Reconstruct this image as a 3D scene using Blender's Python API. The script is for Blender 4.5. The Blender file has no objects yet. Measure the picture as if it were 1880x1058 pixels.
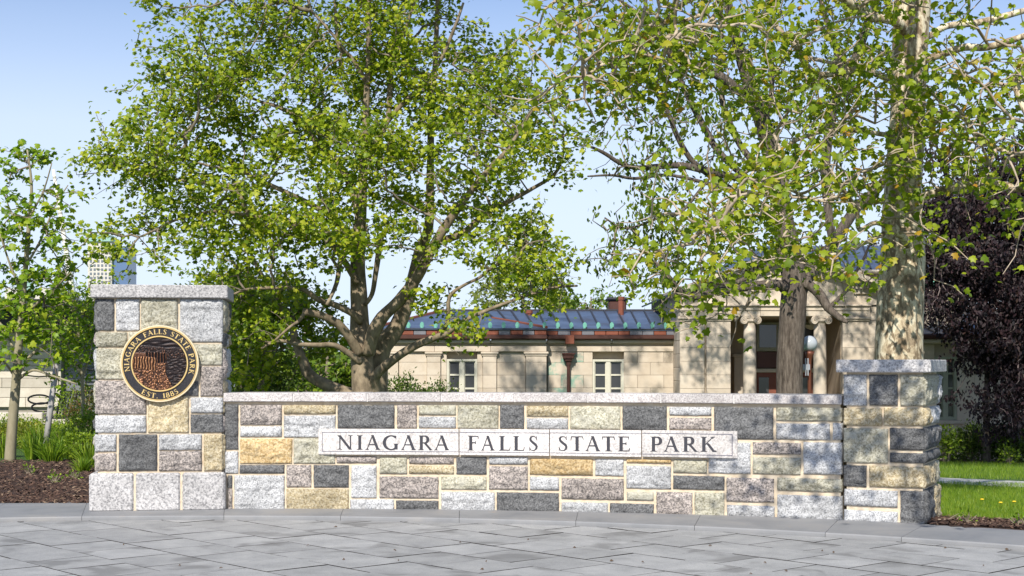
import bpy, math, random
import numpy as np
from mathutils import Vector, Matrix, noise

scene = bpy.context.scene
COL = scene.collection
R_ = math.radians
random.seed(7)

# ------------------------------------------------------------------ camera, sky, sun, exposure
FPX, HX, HY, EYE = 2611.0, 940.0, 668.0, 1.6      # focal length (photo px), vanishing point, eye height
cam_d = bpy.data.cameras.new("camera")
cam = bpy.data.objects.new("camera", cam_d)
COL.objects.link(cam)
cam_d.lens = 50.0
cam_d.sensor_width = 36.0
cam_d.shift_y = (HY - 529.0) / 1880.0
cam_d.clip_end = 3000
cam.location = (0, 0, EYE)
cam.rotation_euler = (R_(90), 0, 0)
scene.camera = cam

SUN_AZ, SUN_EL = 14.0, 40.0                        # degrees left of straight behind the camera / above the horizon
sdir = Vector((-math.sin(R_(SUN_AZ)) * math.cos(R_(SUN_EL)), -math.cos(R_(SUN_AZ)) * math.cos(R_(SUN_EL)), math.sin(R_(SUN_EL))))
world = bpy.data.worlds.new("World")
scene.world = world
world.use_nodes = True
wn = world.node_tree
sky = wn.nodes.new("ShaderNodeTexSky")
sky.sky_type = 'NISHITA'
sky.sun_disc = False
sky.sun_elevation = R_(SUN_EL)
sky.sun_rotation = math.atan2(sdir.x, sdir.y)
sky.air_density = 0.6
sky.dust_density = 0.3
sky.ozone_density = 3.0
sky.altitude = 100
bg = wn.nodes["Background"]
tcw = wn.nodes.new("ShaderNodeTexCoord")          # pale haze that thickens toward the horizon, the same all round
sxy = wn.nodes.new("ShaderNodeSeparateXYZ")
hz = wn.nodes.new("ShaderNodeValToRGB")
wn.links.new(tcw.outputs["Generated"], sxy.inputs[0])
wn.links.new(sxy.outputs[2], hz.inputs[0])
ce = hz.color_ramp.elements
for k_, (p_, v_) in enumerate([(0.0, .95), (.10, .90), (.16, .74), (.21, .42), (.25, .22), (.55, .08)]):
    e_ = ce[k_] if k_ < 2 else ce.new(p_)
    e_.position = p_
    e_.color = (v_, v_, v_, 1)
veil = wn.nodes.new("ShaderNodeMix")
veil.data_type = 'RGBA'
veil.inputs[7].default_value = (4.55, 5.2, 6.1, 1)
wn.links.new(hz.outputs[0], veil.inputs[0])
wn.links.new(sky.outputs[0], veil.inputs[6])
wn.links.new(veil.outputs[2], bg.inputs[0])
bg.inputs[1].default_value = 0.145
sun_d = bpy.data.lights.new("sun", 'SUN')
sun = bpy.data.objects.new("sun", sun_d)
COL.objects.link(sun)
sun_d.energy = 4.6
sun_d.angle = R_(0.5)
sun_d.color = (1.0, 0.95, 0.86)
sun.rotation_euler = sdir.to_track_quat('Z', 'Y').to_euler()
sun.location = (-10, -20, 30)
scene.view_settings.view_transform = 'Standard'
scene.view_settings.look = 'None'
scene.view_settings.exposure = 0.30
scene.view_settings.gamma = 1.0
scene.view_settings.use_curve_mapping = False

# ------------------------------------------------------------------ helpers
def at(px, py, D):
    """world point seen at photo pixel (px, py) at depth D"""
    return Vector(((px - HX) * D / FPX, D, EYE - (py - HY) * D / FPX))

def tag(o, label=None, cat=None, group=None, kind=None):
    if label: o['label'] = label
    if cat: o['category'] = cat
    if group: o['group'] = group
    if kind: o['kind'] = kind
    return o

def link(o, parent=None):
    COL.objects.link(o)
    if parent is not None:
        o.parent = parent
        o.matrix_parent_inverse = WM[parent.name].inverted()
    WM[o.name] = o.matrix_basis.copy()
    return o
WM = {}      # world matrices at build time

def empty(name, loc, label, cat, group=None):
    o = bpy.data.objects.new(name, None)
    o.empty_display_size = 0.3
    o.matrix_basis = Matrix.Translation(Vector(loc))
    link(o)
    return tag(o, label, cat, group, 'thing')

def mobj(name, me, mat, parent=None, M=None, kind=None):
    """link mesh ME under the world matrix M"""
    if mat is not None and len(me.materials) == 0:
        me.materials.append(mat)
    o = bpy.data.objects.new(name, me)
    if M is not None:
        o.matrix_basis = M
    link(o, parent)
    if kind: o['kind'] = kind
    return o

def np_mesh(name, V, F):
    V = np.asarray(V, dtype=np.float32)
    F = np.asarray(F, dtype=np.int32)
    me = bpy.data.meshes.new(name)
    k = F.shape[1]
    me.vertices.add(len(V))
    me.vertices.foreach_set("co", V.ravel())
    me.loops.add(F.size)
    me.loops.foreach_set("vertex_index", F.ravel())
    me.polygons.add(len(F))
    me.polygons.foreach_set("loop_start", np.arange(0, F.size, k, dtype=np.int32))
    me.update(calc_edges=True)
    return me

class MB:
    """collects pieces of ONE mesh"""
    def __init__(s): s.v = []; s.f = []
    def add(s, vs, fs):
        b = len(s.v)
        s.v += [tuple(v) for v in vs]
        s.f += [tuple(i + b for i in f) for f in fs]
    def box(s, x0, x1, y0, y1, z0, z1):
        s.add([(x0,y0,z0),(x1,y0,z0),(x1,y1,z0),(x0,y1,z0),(x0,y0,z1),(x1,y0,z1),(x1,y1,z1),(x0,y1,z1)],
              [(0,3,2,1),(4,5,6,7),(0,1,5,4),(1,2,6,5),(2,3,7,6),(3,0,4,7)])
    def cbox(s, x0, x1, y0, y1, z0, z1, c):
        """box with chamfered edges"""
        vs, idx = [], {}
        X, Y, Z = (x0, x1), (y0, y1), (z0, z1)
        for i in (0,1):
            for j in (0,1):
                for k in (0,1):
                    sx, sy, sz = (1-2*i)*c, (1-2*j)*c, (1-2*k)*c
                    for a in range(3):
                        p = [X[i]+sx, Y[j]+sy, Z[k]+sz]
                        p[a] = (X[i], Y[j], Z[k])[a]
                        idx[i,j,k,a] = len(vs); vs.append(p)
        q = lambda *ks: tuple(idx[k] for k in ks)
        fs = []
        for i in (0,1):
            f = q((i,0,0,0),(i,1,0,0),(i,1,1,0),(i,0,1,0)); fs.append(f if i else f[::-1])
            f = q((0,i,0,1),(1,i,0,1),(1,i,1,1),(0,i,1,1)); fs.append(f[::-1] if i else f)
            f = q((0,0,i,2),(1,0,i,2),(1,1,i,2),(0,1,i,2)); fs.append(f if i else f[::-1])
        for i in (0,1):
            for j in (0,1):
                f = q((i,j,0,0),(i,j,1,0),(i,j,1,1),(i,j,0,1)); fs.append(f if (i^j)==0 else f[::-1])
                f = q((i,0,j,0),(i,1,j,0),(i,1,j,2),(i,0,j,2)); fs.append(f[::-1] if (i^j)==0 else f)
                f = q((0,i,j,1),(1,i,j,1),(1,i,j,2),(0,i,j,2)); fs.append(f if (i^j)==0 else f[::-1])
        for i in (0,1):
            for j in (0,1):
                for k in (0,1):
                    f = q((i,j,k,0),(i,j,k,1),(i,j,k,2)); fs.append(f if (i+j+k)%2 else f[::-1])
        s.add(vs, fs)
    def tube(s, pts, rad, n=8, cap=True):
        pts = [Vector(p) for p in pts]
        b = len(s.v); ref = None
        for i, p in enumerate(pts):
            t = (pts[min(i+1, len(pts)-1)] - pts[max(i-1, 0)])
            if t.length < 1e-9: t = Vector((0,0,1))
            t.normalize()
            if ref is None:
                ref = t.orthogonal().normalized()
            ref = (ref - t * ref.dot(t)); ref = ref.normalized() if ref.length > 1e-6 else t.orthogonal().normalized()
            w = t.cross(ref)
            r = rad[i] if hasattr(rad, '__len__') else rad
            for k in range(n):
                a = 2*math.pi*k/n
                s.v.append(tuple(p + (ref*math.cos(a) + w*math.sin(a))*r))
        for i in range(len(pts)-1):
            for k in range(n):
                k2 = (k+1) % n
                s.f.append((b+i*n+k, b+i*n+k2, b+(i+1)*n+k2, b+(i+1)*n+k))
        if cap:
            s.f.append(tuple(b+k for k in range(n))[::-1])
            s.f.append(tuple(b+(len(pts)-1)*n+k for k in range(n)))
    def lathe(s, prof, n=20, c=(0,0,0)):
        b = len(s.v)
        for r, z in prof:
            for k in range(n):
                a = 2*math.pi*k/n
                s.v.append((c[0]+r*math.cos(a), c[1]+r*math.sin(a), c[2]+z))
        for i in range(len(prof)-1):
            for k in range(n):
                k2 = (k+1) % n
                s.f.append((b+i*n+k, b+i*n+k2, b+(i+1)*n+k2, b+(i+1)*n+k))
        s.f.append(tuple(b+k for k in range(n))[::-1])
        s.f.append(tuple(b+(len(prof)-1)*n+k for k in range(n)))
    def prism(s, poly, y0, y1):
        """outline in (x, z), from y0 (front) to y1"""
        a = sum(poly[i][0]*poly[(i+1)%len(poly)][1]-poly[(i+1)%len(poly)][0]*poly[i][1] for i in range(len(poly)))
        if a < 0: poly = poly[::-1]
        n = len(poly)
        vs = [(x, y0, z) for x, z in poly] + [(x, y1, z) for x, z in poly]
        fs = [tuple(range(n)), tuple(range(2*n-1, n-1, -1))]
        for i in range(n):
            j = (i+1) % n
            fs.append((i, n+i, n+j, j))
        s.add(vs, fs)
    def mesh(s, name, smooth=False):
        me = bpy.data.meshes.new(name)
        me.from_pydata(s.v, [], s.f)
        me.update()
        if smooth:
            me.polygons.foreach_set("use_smooth", [True]*len(me.polygons))
        return me
    def build(s, name, mat, parent=None, M=None, smooth=False, kind=None):
        return mobj(name, s.mesh(name, smooth), mat, parent, M, kind)

def boxo(name, mat, parent, x0, x1, y0, y1, z0, z1, M=None, c=0.0):
    m = MB()
    if c: m.cbox(x0, x1, y0, y1, z0, z1, c)
    else: m.box(x0, x1, y0, y1, z0, z1)
    return m.build(name, mat, parent, M)

# ------------------------------------------------------------------ materials
class Mat:
    def __init__(s, name, rough=0.8, metal=0.0, spec=0.4):
        s.m = bpy.data.materials.new(name); s.m.use_nodes = True
        s.t = s.m.node_tree; s.n = s.t.nodes
        s.p = s.n["Principled BSDF"]
        s.p.inputs["Roughness"].default_value = rough
        s.p.inputs["Metallic"].default_value = metal
        s.p.inputs["Specular IOR Level"].default_value = spec
        s.co = None
    def coord(s, world=False):
        if s.co is None:
            if world:
                g = s.n.new("ShaderNodeNewGeometry"); s.co = g.outputs["Position"]
            else:
                tc = s.n.new("ShaderNodeTexCoord")
                oi = s.n.new("ShaderNodeObjectInfo")
                mul = s.n.new("ShaderNodeVectorMath"); mul.operation = 'MULTIPLY_ADD'
                cv = s.n.new("ShaderNodeCombineXYZ")
                for i in range(3): s.t.links.new(oi.outputs["Random"], cv.inputs[i])
                s.t.links.new(cv.outputs[0], mul.inputs[0]); mul.inputs[1].default_value = (37.0, 91.0, 53.0)
                s.t.links.new(tc.outputs["Object"], mul.inputs[2])
                s.co = mul.outputs[0]
        return s.co
    def stretch(s, sc):
        mp = s.n.new("ShaderNodeMapping"); mp.inputs["Scale"].default_value = sc
        s.t.links.new(s.coord(), mp.inputs[0]); return mp.outputs[0]
    def noise(s, scale, detail=4, rough=0.6, vec=None, col=False, dist=0.0):
        n = s.n.new("ShaderNodeTexNoise"); n.inputs["Scale"].default_value = scale
        n.inputs["Detail"].default_value = detail; n.inputs["Roughness"].default_value = rough; n.inputs["Distortion"].default_value = dist
        s.t.links.new(vec or s.coord(), n.inputs["Vector"])
        return n.outputs["Color" if col else "Fac"]
    def voro(s, scale, vec=None, out="Color", feature='F1'):
        n = s.n.new("ShaderNodeTexVoronoi"); n.inputs["Scale"].default_value = scale; n.feature = feature
        s.t.links.new(vec or s.coord(), n.inputs["Vector"])
        return n.outputs[out]
    def ramp(s, fac, stops, interp='LINEAR'):
        r = s.n.new("ShaderNodeValToRGB"); r.color_ramp.interpolation = interp
        e = r.color_ramp.elements
        while len(e) < len(stops): e.new(0.5)
        for i, (p, c) in enumerate(stops):
            e[i].position = p
            e[i].color = (c, c, c, 1) if not hasattr(c, '__len__') else (c[0], c[1], c[2], 1)
        s.t.links.new(fac, r.inputs[0]); return r.outputs[0]
    def mix(s, fac, a, b, mode='MIX'):
        m = s.n.new("ShaderNodeMix"); m.data_type = 'RGBA'; m.blend_type = mode
        for sock, v in ((m.inputs[0], fac), (m.inputs[6], a), (m.inputs[7], b)):
            if hasattr(v, 'is_linked') or hasattr(v, 'links'): s.t.links.new(v, sock)
            elif hasattr(v, '__len__'): sock.default_value = (v[0], v[1], v[2], 1)
            else: sock.default_value = v
        return m.outputs[2]
    def sep(s, v, ch):
        n = s.n.new("ShaderNodeSeparateXYZ"); s.t.links.new(v, n.inputs[0]); return n.outputs[ch]
    def math(s, op, a, b=0.5):
        n = s.n.new("ShaderNodeMath"); n.operation = op
        for i, v in enumerate((a, b)):
            if isinstance(v, (int, float)): n.inputs[i].default_value = v
            else: s.t.links.new(v, n.inputs[i])
        return n.outputs[0]
    def base(s, v):
        if hasattr(v, '__len__') and not hasattr(v, 'links'): s.p.inputs["Base Color"].default_value = (v[0], v[1], v[2], 1)
        else: s.t.links.new(v, s.p.inputs["Base Color"])
        return s
    def bump(s, h, strength=0.5, dist=0.01):
        b = s.n.new("ShaderNodeBump"); b.inputs["Strength"].default_value = strength; b.inputs["Distance"].default_value = dist
        s.t.links.new(h, b.inputs["Height"]); s.t.links.new(b.outputs[0], s.p.inputs["Normal"]); return s
    def objrand(s):
        return s.n.new("ShaderNodeObjectInfo").outputs["Random"]
    def island(s):
        g = s.n.new("ShaderNodeNewGeometry"); o = s.n.new("ShaderNodeObjectInfo")
        a = s.math('ADD', g.outputs["Random Per Island"], o.outputs["Random"])
        return s.math('FRACT', a)

def plain(name, c, rough=0.6, metal=0.0, var=0.15, scale=8.0, spec=0.4):
    m = Mat(name, rough, metal, spec)
    n = m.noise(scale, 5)
    m.base(m.mix(n, tuple(x*(1-var) for x in c), tuple(min(1, x*(1+var)) for x in c)))
    return m.m

def granite(name, c0, c1, c2, dark, grain=70.0, patch=None, bump=0.6):
    """speckled stone: c0/c1/c2 crystals with dark flecks"""
    m = Mat(name, 0.75, 0, 0.35)
    cells = m.sep(m.voro(grain), 0)
    col = m.ramp(cells, [(0.0, c0), (0.38, c1), (0.72, c2), (1.0, c1)])
    fl = m.ramp(m.noise(grain*0.75, 3, 0.7), [(0.50, 0.0), (0.60, 1.0)])
    col = m.mix(m.math('MULTIPLY', fl, 0.78), col, dark)
    big = m.ramp(m.noise(4.0, 5, 0.65), [(0.3, 0.78), (0.7, 1.18)])
    col = m.mix(1.0, col, big, 'MULTIPLY')
    rnd = m.ramp(m.objrand(), [(0.0, 0.86), (1.0, 1.14)])
    col = m.mix(1.0, col, rnd, 'MULTIPLY')
    if patch:
        pf = m.ramp(m.noise(6.0, 4, 0.6, dist=0.6), [(0.52, 0.0), (0.66, 0.75)])
        col = m.mix(pf, col, patch)
    m.base(col)
    h = m.math('ADD', m.noise(28, 6, 0.7), m.math('MULTIPLY', m.noise(9, 4, 0.6), 1.5))
    m.bump(h, bump, 0.03)
    return m.m

ST = {
 'L': granite('pale_grey_granite', (.40,.40,.405), (.53,.53,.535), (.64,.64,.64), (.17,.17,.175), 85),
 'D': granite('dark_grey_granite', (.085,.085,.087), (.145,.145,.146), (.21,.21,.21), (.045,.045,.047), 80),
 'P': granite('pink_grey_granite', (.18,.16,.15), (.37,.325,.30), (.54,.47,.42), (.075,.068,.066), 70),
 'G': granite('olive_granite', (.33,.31,.22), (.46,.43,.33), (.56,.54,.44), (.17,.16,.115), 65, (.50,.48,.40)),
 'Y': granite('buff_granite', (.40,.32,.18), (.53,.44,.28), (.62,.55,.40), (.23,.17,.09), 65),
 'O': granite('gold_granite', (.42,.28,.12), (.55,.40,.20), (.64,.50,.30), (.25,.16,.07), 60),
 'B': granite('flamed_grey_granite', (.36,.35,.35), (.50,.48,.47), (.60,.58,.57), (.17,.165,.17), 62, None, 0.25),
 'C': granite('pinkish_cap_granite', (.42,.38,.37), (.54,.50,.48), (.62,.59,.57), (.27,.24,.24), 80, None, 0.2),
 'W': granite('white_inscription_granite', (.54,.50,.475), (.66,.62,.59), (.73,.69,.66), (.40,.37,.355), 60, None, 0.08),
}
def m_mortar():
    m = Mat('tan_mortar', 0.95)
    m.base(m.ramp(m.noise(14, 6, 0.7), [(0.25, (.50,.38,.25)), (0.5, (.64,.53,.39)), (0.75, (.72,.63,.50))]))
    return m.bump(m.noise(60, 4), 0.4, 0.004).m
MORTAR = m_mortar()
def m_ash():
    m = Mat('buff_sandstone', 0.9)
    c = m.ramp(m.noise(1.6, 6, 0.65), [(0.25, (.50,.415,.32)), (0.5, (.60,.515,.41)), (0.75, (.67,.595,.49))])
    rnd = m.ramp(m.objrand(), [(0.0, (.88,.87,.85)), (1.0, (1.07,1.06,1.05))])
    m.base(m.mix(1.0, c, rnd, 'MULTIPLY'))
    return m.bump(m.noise(18, 5), 0.3, 0.01).m
ASH = m_ash()
def m_ash_stain():
    m = Mat('sandstone_with_copper_stain', 0.9)
    c = m.ramp(m.noise(1.6, 6, 0.65), [(0.25, (.50,.415,.32)), (0.5, (.60,.515,.41)), (0.75, (.67,.595,.49))])
    f = m.ramp(m.noise(3.5, 5, 0.6), [(0.42, 0.0), (0.6, 0.85)])
    m.base(m.mix(f, c, (.22,.42,.32)))
    return m.m
ASH_STAIN = m_ash_stain()
ASH_JOINT = plain('sandstone_joint', (.46,.39,.30), 0.95)
# ------------------------------------------------------------------ ground, plaza, border
WC, WR = Vector((-2.5, -0.72)), 16.2          # plan centre and radius of the curved wall face
FC, FR = Vector((-3.04, 2.0)), 12.75          # front edge of the border slabs

def slope_amt(x):
    t = min(1, max(0, (x + 7.5) / 4.5)); return t*t*(3-2*t)
def ground_z(x, y):
    d = math.hypot(x - WC.x, y - WC.y)
    if y < 3 or d < 15.2: return -0.13
    t = min(1, max(0, (d - 15.3) / 0.4))
    z = -0.13*(1-t)
    yy = min(max(y, 0), 52) if y > 0 else 0
    drop = 0.046*max(0, min(d - 16.4, 35))
    return z - drop*slope_amt(x) - (0.02*max(0, d-60) if d > 60 else 0)*1.0

def m_lawn():
    m = Mat('lawn_green', 0.9)
    m.coord(world=True)
    c = m.ramp(m.noise(2.2, 6, 0.7), [(0.25, (.045,.10,.012)), (0.5, (.07,.15,.018)), (0.78, (.12,.19,.03))])
    f = m.ramp(m.noise(45, 3, 0.7), [(0.35, 0.6), (0.7, 1.35)])
    m.base(m.mix(1.0, c, f, 'MULTIPLY'))
    return m.bump(m.noise(60, 4, 0.8), 0.9, 0.04).m
LAWN = m_lawn()
def m_soil():
    m = Mat('dark_brown_mulch', 0.95)
    m.coord(world=True)
    m.base(m.ramp(m.noise(38, 5, 0.75), [(0.3, (.028,.016,.012)), (0.5, (.07,.038,.027)), (0.75, (.14,.085,.06))]))
    return m.bump(m.noise(50, 5, 0.8), 1.0, 0.03).m
MULCH = m_soil()
def terrain():
    xs = np.concatenate([np.linspace(-600, -40, 14), np.linspace(-36, 36, 73), np.linspace(40, 600, 14)])
    ys = np.concatenate([[-120, -60, -30, -15, -5, 0, 3], np.linspace(6, 60, 109), np.linspace(64, 120, 12), [150, 220, 400, 700, 1200]])
    V = [(x, y, ground_z(x, y)) for y in ys for x in xs]
    nx = len(xs)
    F = [(j*nx+i, j*nx+i+1, (j+1)*nx+i+1, (j+1)*nx+i) for j in range(len(ys)-1) for i in range(nx-1)]
    me = np_mesh('lawn', V, F)
    o = mobj('lawn', me, LAWN); tag(o, kind='structure')
terrain()

# plaza: bedding sheet and square pavers set diagonally in running bond
def m_paver():
    m = Mat('grey_stone_paver', 0.72, 0, 0.45)
    c = m.ramp(m.noise(3.0, 6, 0.7), [(0.25, (.25,.25,.25)), (0.5, (.345,.343,.34)), (0.75, (.43,.425,.415))])
    sp = m.ramp(m.noise(160, 2, 0.8), [(0.35, 0.75), (0.65, 1.22)])
    c = m.mix(1.0, c, sp, 'MULTIPLY')
    damp = m.ramp(m.noise(1.6, 3, 0.5, dist=0.5), [(0.56, 0.0), (0.66, 0.7)])
    c = m.mix(damp, c, (.17,.167,.163))
    r = m.ramp(m.objrand(), [(0.0, 0.88), (1.0, 1.08)])
    m.base(m.mix(1.0, c, r, 'MULTIPLY'))
    return m.bump(m.noise(120, 4, 0.7), 0.25, 0.004).m
PAVER = m_paver()
BED = plain('paver_joint_sand', (.022,.019,.016), 0.95)
def two_mats(me):
    # worn stone on top, the sand-filled joint on the flanks
    me.materials.append(PAVER); me.materials.append(BED); me.update()
    for p in me.polygons: p.material_index = 0 if p.normal.z > 0.9 else 1
def plaza():
    m = MB()
    n = 60
    pts = [(FC.x + (FR+0.05)*math.sin(a), FC.y + (FR+0.05)*math.cos(a), -0.05) for a in np.linspace(R_(-75), R_(75), n)]
    m.add(pts + [(pts[-1][0], -12, -0.05), (pts[0][0], -12, -0.05)], [tuple(range(n+2))[::-1]])
    root = m.build('plaza', BED); tag(root, kind='structure')
    ang = R_(42); ca, sa = math.cos(ang), math.sin(ang)
    P = 0.585
    cells = []
    for j in range(-40, 60):
        off = 0.5*(j % 2)*P
        for i in range(-40, 60):
            # rows run along the (-) diagonal
            u, v = i*P + off, j*P
            x = u*sa + v*ca; y = -u*ca + v*sa + 12.0
            d = math.hypot(x - FC.x, y - FC.y)
            if y < 8.4 or abs(x) > 0.5*y + 1.2 or d > FR + 0.45: continue
            cells.append((abs(x) > 0.40*y, y < 10.3, x, y, d))
    cells.sort()
    shared = []
    for k in range(6):
        q = MB(); g = 0.007 + 0.002*(k % 3)
        q.cbox(-P/2+g/2, P/2-g/2, -P/2+g/2, P/2-g/2, -0.05, 0.0, 0.0015)
        me = q.mesh('paver'); two_mats(me); shared.append(me)
    rnd = random.Random(3)
    far = MB(); cnt = 0
    for (_, _, x, y, d) in cells:
        M = Matrix.Translation((x, y, -0.018 + rnd.uniform(-.0025, .0025))) @ Matrix.Rotation(ang - R_(90), 4, 'Z') @ Matrix.Rotation(rnd.uniform(-.004,.004), 4, 'X')
        if d > FR - 0.42:                       # cut along the border
            q = MB(); q.cbox(-P/2+.006, P/2-.006, -P/2+.006, P/2-.006, -0.05, 0.0, 0.0015)
            import bmesh
            bm = bmesh.new()
            bm.from_mesh(q.mesh('paver'))
            Mi = M.inverted()
            nrm = Vector((x-FC.x, y-FC.y, 0)).normalized()
            pco = Vector((FC.x, FC.y, 0)) + nrm*(FR - 0.012)
            bmesh.ops.bisect_plane(bm, geom=bm.verts[:]+bm.edges[:]+bm.faces[:], plane_co=Mi@pco, plane_no=(Mi.to_3x3()@nrm), clear_outer=True)
            ed = [e for e in bm.edges if e.is_boundary]
            if ed: bmesh.ops.edgeloop_fill(bm, edges=ed)
            if len(bm.verts) < 4: bm.free(); continue
            me = bpy.data.meshes.new('paver'); bm.to_mesh(me); bm.free()
            two_mats(me)
        else:
            me = shared[rnd.randrange(6)]
        if cnt < 300:
            mobj('paver', me, None, root, M); cnt += 1
        else:
            far.add([M @ v.co for v in me.vertices], [tuple(p.vertices) for p in me.polygons])
    if far.v:
        o = far.build('paver', PAVER, root, kind='stuff')
plaza()

def m_blue():
    m = Mat('bluestone_border', 0.6, 0, 0.4)
    c = m.ramp(m.noise(1.6, 6, 0.6, dist=0.8), [(0.25, (.19,.195,.205)), (0.55, (.255,.255,.26)), (0.8, (.31,.295,.28))])
    s = m.ramp(m.noise(2.6, 5, 0.7, dist=1.0), [(0.63, 0.0), (0.72, 0.55)])
    c = m.mix(s, c, (.36,.27,.18))
    m.base(c)
    return m.bump(m.noise(40, 4), 0.15, 0.004).m
BLUE = m_blue()
def border():
    root = MB()
    # bedding strip under the slabs
    def front(px, off=0.0):
        dx = (px-HX)/FPX
        # ray (dx,1)*t hits the front circle
        a = dx*dx+1; b = -2*(dx*FC.x+FC.y); c = FC.x**2+FC.y**2-(FR+off)**2
        t = (-b+math.sqrt(b*b-4*a*c))/(2*a); return Vector((dx*t, t))
    joints = [(-900,-700), (-420,-330), (-40,15), (150,161), (411,413), (625,633), (843,844), (1057,1063), (1275,1290), (1515,1546), (1655,1699), (1985,2065), (2400,2500)]
    bk = []
    for k, (pf, pb) in enumerate(joints):
        f = front(pf)
        if pb < 160: D = 16.25
        elif pb < 420: D = 16.4
        elif pb < 1690: D = None
        else: D = None
        if D: b = Vector(((pb-HX)/FPX*D, D))
        else:
            dx = (pb-HX)/FPX; rr = WR + (0.35 if pb < 1600 else -0.06)
            if pb > 1690: rr = WR - 0.10 - 0.0006*(pb-1690)
            a = dx*dx+1; q = -2*(dx*WC.x+WC.y); c = WC.x**2+WC.y**2-rr**2
            t = (-q+math.sqrt(q*q-4*a*c))/(2*a); b = Vector((dx*t, t))
        bk.append((f, b))
    strip = MB()
    n = len(bk)
    strip.add([(b.x, b.y+.02, -.03) for f, b in bk] + [(f.x, f.y-.0, -.03) for f, b in bk[::-1]], [tuple(range(2*n))[::-1]])
    ro = strip.build('kerb_bed', BED); tag(ro, kind='structure')
    ro.name = 'kerb'
    WM['kerb'] = Matrix()
    for (f0, b0), (f1, b1) in zip(bk[:-1], bk[1:]):
        m = MB(); K = 6
        tf = [f0.lerp(f1, i/K) for i in range(K+1)]
        # keep the front edge on the circle
        tf = [FC + (p-FC).normalized()*FR for p in tf]
        tb = [b0.lerp(b1, i/K) for i in range(K+1)]
        g = 0.006
        e = (tf[-1]-tf[0]).normalized()*g*.35
        tf[0] = tf[0]+e; tb[0] = tb[0]+e; tf[-1] = tf[-1]-e; tb[-1] = tb[-1]-e
        vs = []
        for p, q in zip(tf, tb):
            d = (q-p).normalized()
            vs += [(p.x, p.y, -.06), (p.x, p.y, .012), (p.x+d.x*.012, p.y+d.y*.012, .024), (q.x, q.y, .024), (q.x, q.y, -.06)]
        fs = []
        for i in range(K):
            for c in range(4):
                fs.append((i*5+c, (i+1)*5+c, (i+1)*5+c+1, i*5+c+1))
        fs += [tuple(range(5)), tuple(K*5+c for c in range(5))[::-1]]
        m.add(vs, fs)
        m.build('border_slab', BLUE, ro)
border()

# ------------------------------------------------------------------ stone walls
class Frame:
    def __init__(s, X, Y, rz):
        s.M = Matrix.Translation((X, Y, 0)) @ Matrix.Rotation(rz, 4, 'Z')
        s.Mi = s.M.inverted()
        s.rz = rz
    def loc(s, px, py, off=0.0):
        o = s.Mi @ Vector((0,0,EYE)); d = s.Mi.to_3x3() @ Vector(((px-HX)/FPX, 1, -(py-HY)/FPX))
        t = (-off - o.y)/d.y
        p = o + d*t
        return p.x, p.z
def wall_frame(px, off=0.0):
    dx = (px-HX)/FPX; rr = WR - off
    a = dx*dx+1; b = -2*(dx*WC.x+WC.y); c = WC.x**2+WC.y**2-rr**2
    t = (-b+math.sqrt(b*b-4*a*c))/(2*a)
    x, y = dx*t, t
    ang = math.atan2(x-WC.x, y-WC.y)
    return Frame(x, y, -ang)

NZ = lambda x, y, z: noise.noise(Vector((x, y, z)))
def rock_mesh(w, h, rnd, relief=0.027, depth=0.10, cell=0.017, smoothface=False):
    """a split-faced stone, w x h, centred on its face; the face looks along -y"""
    nx = max(4, min(60, int(w/cell))); nz = max(4, min(44, int(h/cell)))
    sd = rnd.uniform(0, 500)
    led = []
    if rnd.random() < 0.85 and h > 0.09:
        led.append((-h/2 + h*rnd.uniform(.12,.34), rnd.uniform(.010,.022), 1))
    if rnd.random() < 0.25 and h > 0.2:
        led.append((-h/2 + h*rnd.uniform(.55,.8), rnd.uniform(.005,.010), 1))
    tilt = rnd.uniform(-.25, .25)
    V = np.zeros(((nx+1)*(nz+1), 3)); k = 0
    for j in range(nz+1):
        for i in range(nx+1):
            x = -w/2 + w*i/nx; z = -h/2 + h*j/nz
            e = min(w/2-abs(x), h/2-abs(z))
            edge = e < 1e-6
            if smoothface:
                y = -0.012 - 0.006*min(1, e/0.02) - 0.0015*NZ(x*40, z*40, sd)
            else:
                p = min(1, (max(e, 0)/0.030)**0.7)
                n1 = NZ(x*5.5+sd, z*6.5, 3.1); n2 = NZ(x*16+sd, z*18, 7.7); n3 = NZ(x*38+sd, z*40, 1.7)
                y = -0.005 - p*(relief*(0.60 + 0.55*n1 - 0.9*abs(NZ(x*7+sd, z*8+sd, 6.6)) + 0.35*abs(n2) + 1.3*tilt*z/h) + 0.013*n2 + 0.012*n3)
                y = min(y, -0.002)
                for zl, amt, sg in led:
                    zz = zl + 0.035*NZ(x*7+sd, 2.2, 5.5) + 0.012*NZ(x*25, sd, 1.1)
                    if z < zz:
                        y += amt*p*min(1, (zz-z)/0.008)
                    elif z < zz+0.03: y -= 0.004*p
                y = min(y, -0.003)
            xx, zz2 = x, z
            if edge:
                y = -0.003
                xx += 0.004*NZ(z*22+sd, x*9, 4.4)*(1 if abs(abs(x)-w/2) < 1e-6 else 0)
                zz2 += 0.004*NZ(x*22+sd, z*9, 8.4)*(1 if abs(abs(z)-h/2) < 1e-6 else 0)
            V[k] = (xx, y, zz2); k += 1
    F = [(j*(nx+1)+i, j*(nx+1)+i+1, (j+1)*(nx+1)+i+1, (j+1)*(nx+1)+i) for j in range(nz) for i in range(nx)]
    rim = [i for i in range(nx+1)] + [j*(nx+1)+nx for j in range(1, nz+1)] + [nz*(nx+1)+i for i in range(nx-1, -1, -1)] + [j*(nx+1) for j in range(nz-1, 0, -1)]
    b = len(V)
    V = np.vstack([V, [(V[r][0], depth, V[r][2]) for r in rim]])
    n = len(rim)
    F += [(rim[i], b+i, b+(i+1) % n, rim[(i+1) % n]) for i in range(n)]
    return np_mesh('stone', V, F)

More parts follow.
